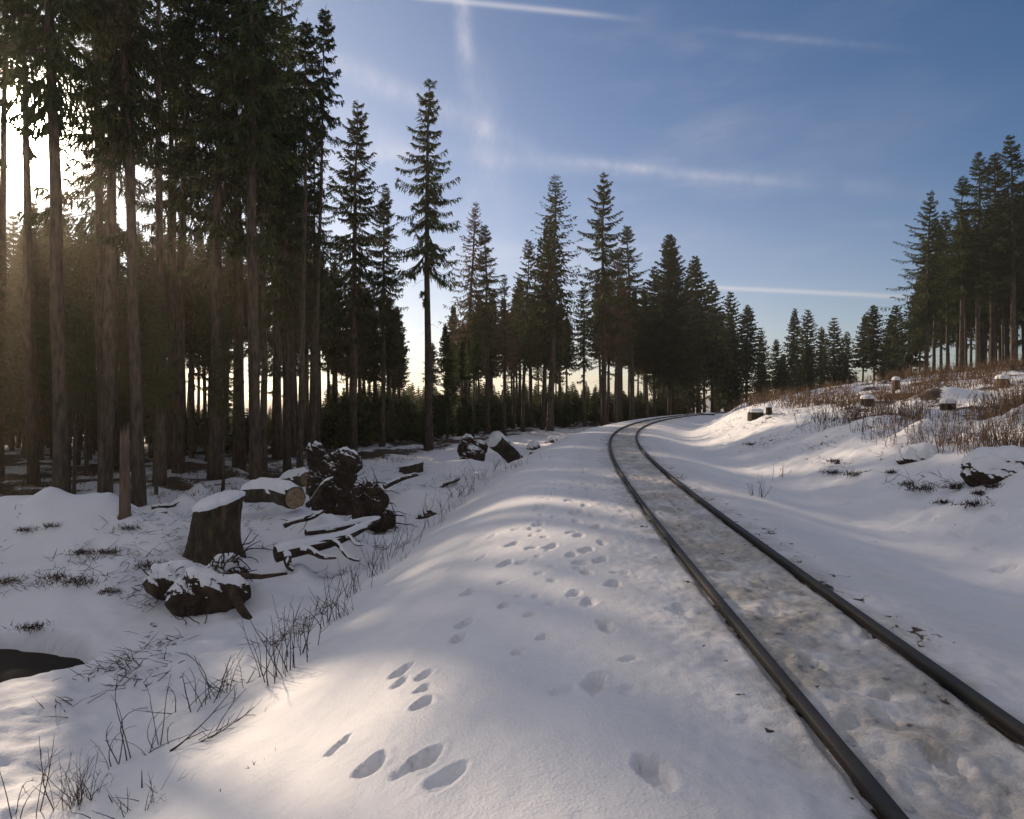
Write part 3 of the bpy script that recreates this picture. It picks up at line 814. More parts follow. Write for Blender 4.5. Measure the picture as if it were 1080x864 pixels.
# far-off wood on the falling ground behind: one mass
def far_wood():
    av = []; aq = []; at_ = []; n0 = 0
    bv = []; bq = []; bt = []; n1 = 0
    gg = np.random.default_rng(9)
    def grab(me_):
        v = np.zeros(len(me_.vertices) * 3, np.float32); me_.vertices.foreach_get('co', v)
        ls = np.zeros(len(me_.loops), np.int32); me_.loops.foreach_get('vertex_index', ls)
        lt = np.zeros(len(me_.polygons), np.int32); me_.polygons.foreach_get('loop_total', lt)
        st = np.zeros(len(me_.polygons), np.int32); me_.polygons.foreach_get('loop_start', st)
        q = ls[st[lt == 4][:, None] + np.arange(4)]; t = ls[st[lt == 3][:, None] + np.arange(3)]
        return v.reshape(-1, 3), q, t
    src = [(grab(VAR[k][0]), grab(VAR[k][1])) for k in ('young0', 'young1')]
    for k_ in ('young0', 'young1'): VAR[k_][1].name = 'spruce_belt_crown'
    for k in range(1000):
        px = gg.uniform(-420, 830); Z = gg.uniform(95, 150) if px > 200 else gg.uniform(64, 110); x = (px - CX0) / FPX * Z
        dd, _s = track_dist(np.array([x]), np.array([Z]))
        if dd[0] > -16: continue
        top = 410 + gg.uniform(-8, 12) if px > 345 else (404 + gg.uniform(-22, 18) if px < 185 else 436 + gg.uniform(-10, 8))
        if px > 640: top = 424 + gg.uniform(-4, 6)
        z = zat(x, Z); H = CAMH + (HY - top) / FPX * Z - z
        if H < 3: continue
        (tv, tq, tt), (cv, cq, ct) = src[k % 2]
        H *= gg.uniform(.88, 1.06)
        a = gg.uniform(0, 6.28); s = H / 25; w = s * gg.uniform(.9, 1.3)
        M = np.array([[math.cos(a) * w, -math.sin(a) * w, 0], [math.sin(a) * w, math.cos(a) * w, 0], [0, 0, s]])
        A = tv @ M.T + [x, Z, z]; Bc = cv @ M.T + [x, Z, z]
        av.append(A); aq.append(tq + n0); at_.append(tt + n0); n0 += len(A)
        bv.append(Bc); bq.append(cq + n1); bt.append(ct + n1); n1 += len(Bc)
    for k in range(620):      # thicket of young spruces under the thin trunks
        px = gg.uniform(175, 725); Zf = np.interp(px, [300, 450, 560, 650, 725], [37, 52, 70, 84, 100]); Z = Zf + 22 * gg.random() ** 1.3; x = (px - CX0) / FPX * Z
        dd, _s = track_dist(np.array([x]), np.array([Z]))
        if dd[0] > -9 or 185 < px < 345 and Z < 60 and k % 3: continue
        z = zat(x, Z); top = 421 + gg.uniform(-12, 18) + 16 * (185 < px < 345); H = CAMH + (HY - top) / FPX * Z - z
        (tv, tq, tt), (cv, cq, ct) = src[k % 2]
        a = gg.uniform(0, 6.28); s = H / 25; w = s * gg.uniform(1.3, 1.9)
        M = np.array([[math.cos(a) * w, -math.sin(a) * w, 0], [math.sin(a) * w, math.cos(a) * w, 0], [0, 0, s]])
        A = tv @ M.T + [x, Z, z]; Bc = cv @ M.T + [x, Z, z - H * .08]
        av.append(A); aq.append(tq + n0); at_.append(tt + n0); n0 += len(A)
        bv.append(Bc); bq.append(cq + n1); bt.append(ct + n1); n1 += len(Bc)
    SRC = {}
    for w_ in MASS:
        v_ = w_[4] if w_[4][:3] in ('far', 'mid') else 'far%d' % (len(av) % 4)
        if v_ not in SRC: SRC[v_] = (grab(VAR[v_][0]), grab(VAR[v_][1]))
        (tv, tq, tt), (cv, cq, ct) = SRC[v_]
        a = gg.uniform(0, 6.28); s = w_[3] / 25; w = s * w_[5]
        M = np.array([[math.cos(a) * w, -math.sin(a) * w, 0], [math.sin(a) * w, math.cos(a) * w, 0], [0, 0, s]])
        A = tv @ M.T + [w_[0], w_[1], w_[2]]; Bc = cv @ M.T + [w_[0], w_[1], w_[2]]
        av.append(A); aq.append(tq + n0); at_.append(tt + n0); n0 += len(A)
        bv.append(Bc); bq.append(cq + n1); bt.append(ct + n1); n1 += len(Bc)
    V = np.vstack(av + bv); off = n0
    nqa = sum(map(len, aq)); nta = sum(map(len, at_))
    Q = np.vstack(aq + [q + off for q in bq]); T = np.vstack(at_ + [t + off for t in bt])
    me_ = mesh_np('distant_wood', V, Q, T, M_BARK)
    me_.materials.append(M_NEEDLE)
    mi = np.zeros(len(Q) + len(T), np.int32); mi[nqa:len(Q)] = 1; mi[len(Q) + nta:] = 1
    me_.polygons.foreach_set('material_index', mi)
    o = link('distant_wood', me_)
    tag(o, 'thicket and far belt of dark spruces crowding behind the nearer trunks', 'distant wood', kind='stuff')
far_wood()

# ------------------------------------------------------------------ lumps, stumps, roots
def ico(sub=3):
    import bmesh
    b = bmesh.new(); bmesh.ops.create_icosphere(b, subdivisions=sub, radius=1)
    V = np.array([v.co[:] for v in b.verts]); F = np.array([[v.index for v in f.verts] for f in b.faces]); b.free()
    return V, F
IV, IF = ico(5); IV3, IF3 = ico(3)
def n3(P, s, seed):
    return (fbm(P[:, 0] + P[:, 2] * .7, P[:, 1] - P[:, 2] * .5, s, 4, seed, .6) + fbm(P[:, 1] + 5, P[:, 2] + P[:, 0] * .4, s, 4, seed + 7, .6)) * .7
def blob(acc, c, r, amp=.3, s=.5, seed=0, rot=0, V0=None, F0=None):
    V = (IV if V0 is None else V0).copy(); F = IF if F0 is None else F0
    V = V * np.array(r); nn = n3(V, s, seed)
    V = V * (1 + amp * nn + (.10 * n3(V, .13, seed + 3) if len(V) > 2000 else 0))[:, None]
    ca, sa = math.cos(rot), math.sin(rot)
    V = np.stack([V[:, 0] * ca - V[:, 1] * sa, V[:, 0] * sa + V[:, 1] * ca, V[:, 2]], 1) + np.array(c)
    acc.add(V, None, F)
def cap_from(acc, thick=.05, nz=.45, seed=0, patch=.0, pscale=.4, zmin=-9):
    """snow lying on the upward faces of a shape"""
    V = np.vstack(acc.V)
    fs = []
    if acc.Q:
        q = np.vstack(acc.Q); fs += [q[:, [0, 1, 2]], q[:, [0, 2, 3]]]
    if acc.T: fs.append(np.vstack(acc.T))
    F = np.vstack(fs)
    N = np.cross(V[F[:, 1]] - V[F[:, 0]], V[F[:, 2]] - V[F[:, 0]]); N /= np.linalg.norm(N, axis=1)[:, None] + 1e-12
    C = V[F].mean(1)
    key = N[:, 2] + patch * fbm(C[:, 0], C[:, 1] + C[:, 2], pscale, 3, seed)
    sel = (key > nz) & (C[:, 2] > zmin)
    F = F[sel]
    if len(F) < 3: return None
    used, inv = np.unique(F, return_inverse=True); F = inv.reshape(-1, 3); Vu = V[used]
    # border vertices keep low
    e = np.sort(np.vstack([F[:, [0, 1]], F[:, [1, 2]], F[:, [2, 0]]]), 1)
    ue, ct = np.unique(e, axis=0, return_counts=True)
    lev = np.full(len(Vu), 9.0); lev[np.unique(ue[ct == 1])] = 0
    for it in range(3):
        m = np.minimum(lev[ue[:, 0]], lev[ue[:, 1]]) + 1
        np.minimum.at(lev, ue[:, 0], m); np.minimum.at(lev, ue[:, 1], m)
    tt = thick * np.array([.05, .6, .85, 1.0])[np.clip(lev, 0, 3).astype(int)] * (1 + .35 * fbm(Vu[:, 0], Vu[:, 1], .2, 2, seed + 3))
    Vt = Vu + np.stack([0 * tt, 0 * tt, tt + .004], 1)
    c = Acc(); c.add(Vt, None, F)
    return c
def thing_mesh(name, acc, mat, loc, rz=0, label='', cat='', group=None, cap=None, body='body', smooth=True, extra=None):
    o = empty(name, loc, rz)
    link(body, acc.mesh(name + '_' + body, mat, smooth), o)
    if cap is not None:
        for c in (cap if isinstance(cap, list) else [cap]):
            if c is not None: link('snow_cap', c.mesh(name + '_snow_cap', M_CAP, True), o)
    for (nm, ac, mt) in (extra or []): link(nm, ac.mesh(name + '_' + nm, mt, True), o)
    tag(o, label, cat, group)
    return o
def root_tubes(acc, c, n, l0, l1, r0, seed, dirn=None, spread=1.0):
    g = np.random.default_rng(seed)
    for k in range(n):
        v = g.normal(0, 1, 3) * spread + (np.array(dirn) if dirn is not None else 0)
        v /= np.linalg.norm(v); l = g.uniform(l0, l1); m = 7
        P = [np.array(c) + g.normal(0, .12, 3)]
        for i_ in range(m):
            v = v + g.normal(0, .28, 3) + [0, 0, -.03]; v /= np.linalg.norm(v)
            P.append(P[-1] + v * l / m)
        acc.tube(P, np.linspace(r0 * g.uniform(.5, 1), .006, m + 1), 5, True, .15, g)

# cut stump with snow on its slanting top (leans over its roots)
def stump_acc(h, rt, rb, lean=(0, 0), roots=6, seed=0, tilt=(0, 0), sides=64, flare=.5):
    g = np.random.default_rng(seed); a = Acc(); nl = 18
    t = np.linspace(0, 1, nl); an = np.arange(sides) * 6.2832 / sides
    ph = g.uniform(0, 6.28, roots)
    V = []
    for k in range(nl):
        fl = math.exp(-t[k] * 4.2)
        rr = rt + (rb - rt) * fl
        rad = rr * (1 + .035 * np.sin(11 * an + 4 * t[k]) + .03 * np.sin(17 * an - 3 * t[k]) + .06 * np.sin(3 * an + 1) + .05 * np.sin(7 * an) + flare * fl * sum(np.clip(np.cos(an - p), 0, 1) ** 8 for p in ph) + g.uniform(-.012, .012, sides))
        x = np.cos(an) * rad; y = np.sin(an) * rad
        zz = (h * t[k] - .35) + t[k] * (tilt[0] * x + tilt[1] * y)
        V.append(np.stack([x + lean[0] * t[k] ** 1.2, y + lean[1] * t[k] ** 1.2, zz], 1))
    V = np.vstack(V); i = np.arange(nl - 1)[:, None] * sides; j = np.arange(sides)[None]
    a.add(V, np.stack([i + j, i + (j + 1) % sides, i + sides + (j + 1) % sides, i + sides + j], -1).reshape(-1, 4))
    # top
    top = V[-sides:]; c = top.mean(0)
    tp = Acc(); rings = [top * f + c * (1 - f) for f in (1, .8, .5, .2)]
    R_ = np.vstack(rings + [c]); ii = np.arange(3)[:, None] * sides
    tp.add(R_, np.stack([ii + j, ii + (j + 1) % sides, ii + sides + (j + 1) % sides, ii + sides + j], -1).reshape(-1, 4)[:, ::1],
           [[3 * sides + q, 3 * sides + (q + 1) % sides, 4 * sides] for q in range(sides)])
    cp = Acc(); f = [(1.05, -.03), (1.06, .03), (.92, .085), (.6, .12), (.2, .13)]
    R2 = np.vstack([np.vstack([(top - c) * s_ + c + [0, 0, z_] for s_, z_ in f]), c + [0, 0, .13]])
    ii = np.arange(4)[:, None] * sides
    cp.add(R2, np.stack([ii + j, ii + (j + 1) % sides, ii + sides + (j + 1) % sides, ii + sides + j], -1).reshape(-1, 4), [[4 * sides + q, 4 * sides + (q + 1) % sides, 5 * sides] for q in range(sides)])
    return a, tp, cp
def put_stump(px, py, h, rt, rb, label, lean=(0, 0), tilt=(0, 0), seed=0, rz=0, snow=True, mat=None, roots=6, flare=.5, sink=0, group=None, name='tree_stump'):
    x, y, z = ground_at(px, py)
    a, tp, cp = stump_acc(h + .35, rt, rb, lean, roots, seed, tilt, flare=flare)
    ex = [('cut_top', tp, M_CUT)]
    return thing_mesh(name, a, mat or M_WOOD, (x, y, z - sink), rz, label, 'tree stump', group, cp if snow else None, 'stump_body', extra=ex)

st = put_stump(222, 585, 1.05, .42, .60, 'large leaning cut stump with snow on its slanting flat top', lean=(.14, 0), tilt=(.22, .16), seed=3, roots=4, flare=.5)
# log behind the stump
def log_thing(p0, p1, r0, r1, label, seed=0, cap_t=.07, mat=None, bend=.08, name='fallen_log', nz=.35, cutend=True, twigs=0, forks=None):
    g = np.random.default_rng(seed); p0 = np.array(p0, float); p1 = np.array(p1, float)
    o = p0.copy(); n = 14; t = np.linspace(0, 1, n)
    sid = np.cross(p1 - p0, [0, 0, 1]); sid /= np.linalg.norm(sid) + 1e-9
    P = (p1 - p0)[None] * t[:, None] + sid[None] * (np.sin(t * 3.1) * bend + np.sin(t * 7 + seed) * bend * .3)[:, None] + np.array([0, 0, 1]) * (np.sin(t * 5 + seed * 1.3) * bend * .4)[:, None]
    a = Acc(); a.tube(P, np.interp(t, [0, 1], [r0, r1]), 16, True, .07, g)
    for fk in (forks or []):
        t0, dv, l, rr = fk
        s0 = np.array([np.interp(t0, t, P[:, c]) for c in range(3)])
        m = 9; tt = np.linspace(0, 1, m); dv = np.array(dv, float)
        Q_ = s0[None] + dv[None] * (l * tt)[:, None] + np.stack([np.sin(tt * 5 + l) * .05, np.cos(tt * 4 + l) * .05 - .05, np.sin(tt * 6) * .04], 1) * l
        a.tube(Q_, np.linspace(rr, rr * .25, m), 8, True, .1, g)
    cap = cap_from(a, cap_t, nz, seed, .25, .35)
    ex = []
    if cutend:
        e = Acc(); T = P[0] - P[1]; T /= np.linalg.norm(T); A = np.cross(T, [0, 0, 1]); A /= np.linalg.norm(A); B = np.cross(T, A)
        k = np.arange(16) * 6.2832 / 16
        ring = P[0] + T * .006 + (A[None] * np.cos(k)[:, None] + B[None] * np.sin(k)[:, None]) * r0 * .95
        e.add(np.vstack([ring, P[0] + T * .006]), None, [[q, (q + 1) % 16, 16] for q in range(16)])
        ex = [('cut_end', e, M_CUT)]
    if twigs:
        tw = Acc()
        for q in range(twigs):
            s0 = P[g.integers(2, n - 1)]; v = g.normal(0, 1, 3) + [0, 0, .5]; v /= np.linalg.norm(v); l = g.uniform(.15, .5)
            tw.tube([s0, s0 + v * l * .5 + g.normal(0, .03, 3), s0 + v * l + g.normal(0, .06, 3)], [.012, .008, .003], 4, False)
        ex.append(('twigs', tw, M_TWIG))
    return thing_mesh(name, a, mat or M_WOOD, tuple(o), 0, label, 'log', None, cap, 'log_body', extra=ex)

def P3(px, py, Z): return ((px - CX0) / FPX * Z, Z, CAMH + (HY - py) / FPX * Z)
log_thing(P3(312, 524, 15.9), P3(262, 519, 17.2), .26, .24, 'thick snow covered log lying right behind the large leaning stump', 4, .11, twigs=4)
log_thing(P3(325, 506, 20.5), P3(302, 507, 21.8), .22, .26, 'short split log with peaked snow cover left of the root plates', 5, .12)
# forked fallen branches on the snow in front
log_thing(P3(291, 588, 12.6), P3(398, 549, 14.6), .15, .06, 'long forked dead branch under a ridge of snow, nearest the embankment foot', 6, .05, mat=M_ROOT, bend=.14, name='fallen_branch', cutend=False, twigs=6,
          forks=[(.15, (.95, .1, -.2), .8, .08), (.45, (.8, -.6, -.25), .9, .06), (.6, (.7, -.5, -.1), .7, .05), (.3, (.5, .7, .15), .8, .05), (.05, (.5, -.3, -.5), .55, .12)])
log_thing(P3(322, 562, 14.0), P3(400, 548, 15.2), .07, .05, 'thin snow lined pole lying just behind the forked dead branch', 7, .05, mat=M_ROOT, bend=.05, name='fallen_branch', cutend=False, forks=[(.6, (.6, -.6, .1), .5, .03)])
log_thing(P3(326, 530, 15.6), P3(352, 505, 15.5), .07, .03, 'crooked bare branch sticking up beside the lower root plate', 8, .02, mat=M_WOOD, bend=.16, name='fallen_branch', cutend=False, forks=[(.5, (.6, .2, .6), .5, .03)])

for (p0, p1, Z0, Z1, r, lab) in [
        ((170, 578), (214, 566), 15.2, 16, .05, 'thin half buried branch left of the large leaning stump'),
        ((300, 556), (340, 538), 14.6, 15.2, .06, 'short crooked branch above the forked dead branch'),
        ((405, 512), (440, 500), 23, 24, .09, 'dark branch lying between the two groups of root plates'),
        ((448, 518), (486, 505), 24, 26, .09, 'long dark pole in the snow below the round root plate'),
        ((560, 479), (592, 470), 40, 42, .16, 'dark log at the wood edge right of the slanting cut trunk'),
        ((160, 537), (212, 531), 20.5, 21.5, .07, 'long fallen pole at the wood edge beside the leaning grey trunk'),
        ((66, 541), (118, 537), 20, 20.5, .08, 'fallen branch lying at the foot of the front trunks'),
        ((100, 846), (198, 850), 5.6, 5.7, .012, 'broken twig flat on the snow at the bottom edge')]:
    log_thing(P3(*p0, Z0), P3(*p1, Z1), r, r * .6, lab, int(p0[0]), r * .5, mat=M_WOOD, bend=.12, name='fallen_branch', cutend=False, twigs=5, nz=.5,
              forks=[(.4, (.6, -.3, .35), .5, r * .5), (.7, (.5, .4, .3), .4, r * .4)])

def root_plate(px, Z, w, h, label, seed, zoff=-.1, blobs=None, nroot=26, capn=.5, thick=.08, patch=.5):
    x = (px - CX0) / FPX * Z; z = zat(x, Z)
    a = Acc(); g = np.random.default_rng(seed)
    for (bx, by, bz, rx, ry, rz_, am) in blobs:
        blob(a, (bx * w, by * w, bz * h + zoff), (rx * w, ry * w, rz_ * h), am, .45 * w, seed + int(bx * 10), 0)
    cap = cap_from(a, thick, capn, seed, .12, .6, .15 * h)
    rt = Acc()
    for (bx, by, bz, rx, ry, rz_, am) in blobs:
        root_tubes(rt, (bx * w, by * w - ry * w * .6, bz * h), nroot // len(blobs), .25 * w, .75 * w, .022, seed + 5, (0, -.6, 0))
    o = thing_mesh('root_plate', a, M_ROOT, (x, Z, z), 0, label, 'tree roots', None, cap, 'soil_plate', extra=[('roots', rt, M_ROOT)])
    return o
root_plate(350, 19.5, 1.0, 1.0, 'tallest upturned root plate, ragged, with snow patches on its top', 11,
           blobs=[(-.25, 0, .9, .48, .34, .75, .55), (-.45, -.05, 1.75, .26, .22, .42, .6), (.35, 0, 1.35, .55, .32, .62, .5), (.1, .1, .5, .6, .4, .8, .5)], nroot=130, capn=.66)
root_plate(394, 17.4, 1.0, 1.0, 'dark fringed root plate leaning at the right foot of the tallest one', 12,
           blobs=[(0, 0, .45, .46, .34, .85, .5), (.28, -.1, .15, .36, .3, .5, .5), (-.22, .1, .95, .3, .25, .4, .5)], nroot=150, capn=.84)
root_plate(497, 33, 1.0, 1.0, 'round brown root plate with a snow streak, beyond the embankment foot', 13,
           blobs=[(.05, 0, .45, .62, .4, .6, .35), (-.2, .2, 1.05, .42, .3, .55, .4), (.45, .3, 1.0, .35, .3, .3, .4)], nroot=70, capn=.62)
# root lump with twigs in front of the cut stump
x_, y_, z_ = ground_at(228, 640)
a = Acc(); blob(a, (-.15, 0, .12), (.62, .36, .38), .4, .45, 21); blob(a, (-.85, .25, .32), (.38, .26, .26), .5, .4, 22); blob(a, (.0, .35, .42), (.36, .25, .22), .5, .3, 23)
cap = cap_from(a, .10, .5, 4, .1, .5, .12)
rt = Acc(); root_tubes(rt, (.1, .2, .55), 44, .3, .75, .016, 31, (.5, 0, .2)); root_tubes(rt, (-.2, -.25, .15), 60, .2, .6, .016, 35, (0, -.5, .2)); root_tubes(rt, (-1.0, .2, .42), 24, .2, .5, .016, 33, (-.3, -.3, .1))
rt.tube([(.1, -.1, .35), (.35, -.2, .28), (.55, -.35, .06), (.78, -.5, -.12)], [.09, .08, .07, .05], 8, True, .1)
rt.tube([(-.1, 0, .45), (.4, .0, .5), (.75, -.02, .48), (1.15, .05, .52)], [.09, .06, .04, .02], 8, True, .1)
thing_mesh('root_lump', a, M_ROOT, (x_, y_, z_), 0, 'dark root lump with spiky twigs, half under snow below the large leaning stump', 'tree roots', None, cap, 'soil_plate', extra=[('roots', rt, M_ROOT)])
# mid-distance cut trunk pointing up
xa = P3(521, 463, 33)
log_thing(xa, P3(545, 487, 34.5), .42, .4, 'slanting cut trunk with snow on its face, right of the round root plate', 9, .08, nz=.3)
# pale broken snag
x_, y_, z_ = ground_at(131, 545)
a = Acc(); g = np.random.default_rng(4); sides = 12; an = np.arange(sides) * 6.2832 / sides; V = []
for k, zz in enumerate(np.linspace(-.2, 1.75, 10)):
    rr = (.115 - .03 * k / 9) * (1 + .12 * np.sin(an * 3 + .3)) + (.1 if k == 0 else 0)
    V.append(np.stack([np.cos(an) * rr, np.sin(an) * rr, zz + (g.uniform(-.5, .25, sides) if k == 9 else 0 * an)], 1))
i = np.arange(9)[:, None] * sides; j = np.arange(sides)[None]
a.add(np.vstack(V), np.stack([i + j, i + (j + 1) % sides, i + sides + (j + 1) % sides, i + sides + j], -1).reshape(-1, 4)); a.add([[0, 0, 1.3]]); 
a.T.append(np.array([[9 * sides + q, 9 * sides + (q + 1) % sides, 10 * sides] for q in range(sides)]))
o = link('broken_snag', a.mesh('broken_snag', M_PALE, False), None, (x_, y_, z_)); tag(o, 'pale splintered snag, a short broken trunk standing at the edge of the left wood', 'tree snag')

# small stumps and stones
def small_stump(px, py, h, r, label, snow=True, mat=None, seed=1, tilt=(0, 0)):
    put_stump(px, py, h, r, r * 1.12, label, tilt=tilt, seed=seed, snow=snow, mat=mat, roots=5, flare=.35)
small_stump(945, 414, .55, .15, 'tall pale stump with a snow hat on the field crest near the right stand', True, M_PALE, 41)
small_stump(1057, 409, .35, .2, 'brown stump on the field crest in front of the tallest right spruce', True, M_PALE, 42)
small_stump(797, 441, .25, .3, 'broad dark stump at the left end of the field above the bend', True, M_WOOD, 43)
small_stump(811, 437, .3, .11, 'small stump carrying a round ball of snow above the bend', True, M_WOOD, 44)
small_stump(915, 428, .25, .22, 'low dark stump with snow top under the crest, left of the tall pale one', True, M_WOOD, 46)
small_stump(952, 421, .25, .24, 'low snow topped stump just right below the tall pale stump', True, M_WOOD, 47)
small_stump(433, 498, .35, .5, 'low dark stump under a rounded snow bump, left of the round root plate', True, M_WOOD, 48, (.2, 0))
small_stump(1000, 432, .2, .2, 'flat stump in the russet weeds of the mid field', True, M_WOOD, 50)
# snow covered boulders on the field edge
def boulder(px, py, r, label, seed, capn=.25, thick=.1):
    x, y, z = ground_at(px, py); a = Acc(); blob(a, (0, 0, -r[2] * .35), (r[0], r[1], r[2] * 1.35), .45, .6, seed, 0, IV3 if r[0] < .3 else IV, IF3 if r[0] < .3 else IF)
    thing_mesh('snowy_boulder', a, M_ROOT, (x, y, z), 0, label, 'boulder', None, cap_from(a, thick, capn, seed, .3, .4), 'rock')
boulder(972, 482, (.42, .32, .14), 'large snow covered mound of stone on the bank edge among bare weeds', 61, .1, .13)
boulder(1060, 496, (.6, .4, .22), 'dark brush heap with snow on top near the right picture edge', 62, .35, .12)
0 and boulder(878, 500, (.18, .12, .07), 'dark clod showing through the bank snow, left one of the pair', 65, .8, .03)
0 and boulder(902, 501, (.22, .12, .08), 'dark clod showing through the bank snow, right one of the pair', 66, .8, .03)
boulder(582, 467, (.5, .4, .35), 'snow topped hump at the embankment edge before the far trunks', 67, .3)
boulder(563, 472, (.45, .4, .3), 'low snowy hump just left of the one at the embankment edge', 68, .3)
boulder(450, 545, (.3, .25, .2), 'dark mossy clod in the snow left of the embankment shoulder', 69, .55)

# ------------------------------------------------------------------ weeds
def weed_acc(n, h, spread, seed, lean=.25, twigs=4, r=.0055, arch=0.0, dirb=(0, 0)):
    g = np.random.default_rng(seed); a = Acc()
    for k in range(int(n * 1.5) if n > 4 else n):
        b = np.array([g.normal(0, spread), g.normal(0, spread * .6), -.06])
        v = np.array([g.normal(0, lean) + dirb[0], g.normal(0, lean) + dirb[1], 1.0]); v /= np.linalg.norm(v); l = h * g.uniform(.45, 1.15)
        P = [b]; m = 7
        bd = np.array([g.normal(0, 1), g.normal(0, 1), -.5]) * (.05 + arch * g.uniform(.2, 1))
        for i_ in range(m):
            v = v + g.normal(0, .07, 3) + bd * (i_ / m); v /= np.linalg.norm(v); P.append(P[-1] + v * l / m)
        rr = r * g.uniform(.7, 1.3)
        a.tube(P, np.linspace(rr, rr * .35, m + 1), 4, False)
        for q in range(g.integers(0, twigs + 1)):
            i_ = g.integers(2, m); s0 = P[i_]; w = (P[i_ + 1] - P[i_]) / (l / m) + g.normal(0, .55, 3); w /= np.linalg.norm(w); tl = l * g.uniform(.08, .3)
            a.tube([s0, s0 + w * tl * .5, s0 + w * tl + g.normal(0, .02, 3)], [rr * .6, rr * .45, rr * .25], 3, False)
    return a
def weeds(px, py, n, h, sp, seed, label, mat=M_WEED, group='bare weed clumps along the embankment foot', **kw):
    x, y, z = ground_at(px, py)
    o = link('weed_clump', weed_acc(n, h, sp, seed, **kw).mesh('weed_clump', mat), None, (x, y, z))
    tag(o, label, 'weeds', group)
weeds(298, 712, 13, 1.0, .16, 1, 'tallest clump of bare dark stems on the left embankment slope')
weeds(318, 690, 5, .85, .10, 2, 'sparse slanting stems touching the tallest clump on its right', dirb=(.1, 0))
weeds(228, 735, 6, .55, .14, 3, 'short bare clump left below the tallest one', lean=.35)
weeds(206, 748, 6, .7, .2, 4, 'arching crossed stems left of the short bare clump', arch=.3, lean=.6)
weeds(145, 800, 8, .75, .2, 5, 'bent bramble stems spreading over the snow in the lower left', arch=.35, lean=.5, dirb=(-.4, 0))
weeds(196, 788, 7, .7, .12, 6, 'nearly flat twigs lying right of the bent brambles', lean=.3, dirb=(1.4, 0), arch=.1)
weeds(86, 846, 26, .42, .10, 7, 'bushy tuft of fine dry stems in the lower left corner', lean=.35, r=.003)
weeds(60, 855, 5, .8, .15, 8, 'long bowed stems behind the bushy tuft in the lower left corner', arch=.25)
weeds(150, 852, 16, .35, .16, 9, 'low tangled twigs at the bottom edge beside the bushy tuft', lean=.9, r=.003)
weeds(355, 655, 10, .72, .14, 10, 'second tallest clump, directly below the forked dead branch')
weeds(372, 628, 9, .75, .16, 11, 'thin upright stems at the right end of the forked dead branch')
weeds(398, 606, 10, .75, .20, 12, 'row of fine stems on the slope edge right of the forked branch')
weeds(414, 588, 9, .75, .22, 13, 'fine stems halfway up the slope edge')
weeds(432, 573, 8, .7, .25, 14, 'fine stems on the slope edge near the dark mossy clod', r=.004)
weeds(385, 572, 8, .6, .3, 15, 'faint stems behind the forked branch in open snow', r=.0035)
weeds(455, 556, 9, .7, .3, 16, 'weeds at the slope edge where the root plates end', r=.0045)
weeds(470, 540, 12, .7, .4, 17, 'dense fringe of stems on the upper slope edge', r=.0045)
weeds(492, 522, 26, .6, .5, 18, 'dark thicket of twigs by the round root plate', lean=.5)
weeds(515, 505, 26, .6, .6, 19, 'tangle of twigs right under the slanting cut trunk', lean=.6)
weeds(548, 492, 22, .5, .7, 20, 'last twiggy fringe before the far trunks on the shoulder', lean=.5)
weeds(250, 803, 3, .07, .02, 21, 'tiny stub of two twigs poking from the slope snow', lean=.3)
weeds(270, 806, 3, .08, .02, 22, 'small forked stub on the sunlit slope', lean=.3)
weeds(292, 792, 3, .08, .015, 23, 'tiny y shaped twig highest on the sunlit slope', lean=.5)
weeds(241, 830, 4, .06, .03, 24, 'low brown stub nearest the bottom on the sunlit slope', lean=.5)
weeds(800, 524, 6, .45, .10, 25, 'small bare clump standing alone in the ditch right of the rails', group='sparse twigs by the ditch', lean=.2)
weeds(822, 503, 5, .4, .14, 26, 'faint twigs on the foot of the right bank', group='sparse twigs by the ditch')
weeds(716, 505, 2, .22, .02, 27, 'tiny dark twig beside the inner rail', group='sparse twigs by the ditch')
weeds(924, 572, 3, .12, .03, 28, 'hooked little twig lying in the ditch bottom', group='sparse twigs by the ditch', arch=.5, lean=.7)
# bare stems on the left snow mound, moss tufts
def moss(px, py, r, seed, label, group, cat='heather'):
    x, y, z = ground_at(px, py); g = np.random.default_rng(seed); a = Acc()
    n = int(260 * r / .3); P = g.normal(0, 1, (n, 3)) * np.array([r * .6, r * .35, r * .12]); P[:, 2] = np.abs(P[:, 2])
    D = g.normal(0, .7, (n, 3)) + [0, 0, .7]; D /= np.linalg.norm(D, axis=1)[:, None]
    l = g.uniform(.05, .14, n)[:, None] * (r / .3) ** .3; W = np.cross(D, g.normal(0, 1, (n, 3))); W /= np.linalg.norm(W, axis=1)[:, None]
    V = np.stack([P - W * .007, P + W * .007, P + D * l], 1).reshape(-1, 3); a.add(V, None, np.arange(n)[:, None] * 3 + np.array([[0, 1, 2]]))
    o = link('heather_tuft', a.mesh('heather_tuft', M_WEED), None, (x, y, z - .01)); tag(o, label, cat, group)
for k, (px, py, r, lab) in enumerate([(112, 584, .24, 'round dark tuft near the crest of the left snow mound'), (88, 584, .2, 'dark tuft left beside the round one on the mound'), (84, 617, .42, 'widest dark tuft low on the left snow mound'),
        (62, 612, .25, 'ragged tuft left of the widest one on the mound'), (116, 626, .16, 'small flat tuft right below the widest one'), (28, 562, .18, 'small tuft high on the far left of the mound'), (5, 615, .3, 'dark tuft cut by the left picture edge'),
        (136, 560, .2, 'flat tuft on the sunlit snow right of the mound crest'), (155, 600, .34, 'dark sprigs just left of the root lump'), (55, 556, .15, 'little tuft on the crest of the left mound'), (35, 663, .22, 'low tuft above the dark pool')]):
    moss(px, py, r, 300 + k, lab, 'heather tufts on the left snow mound')
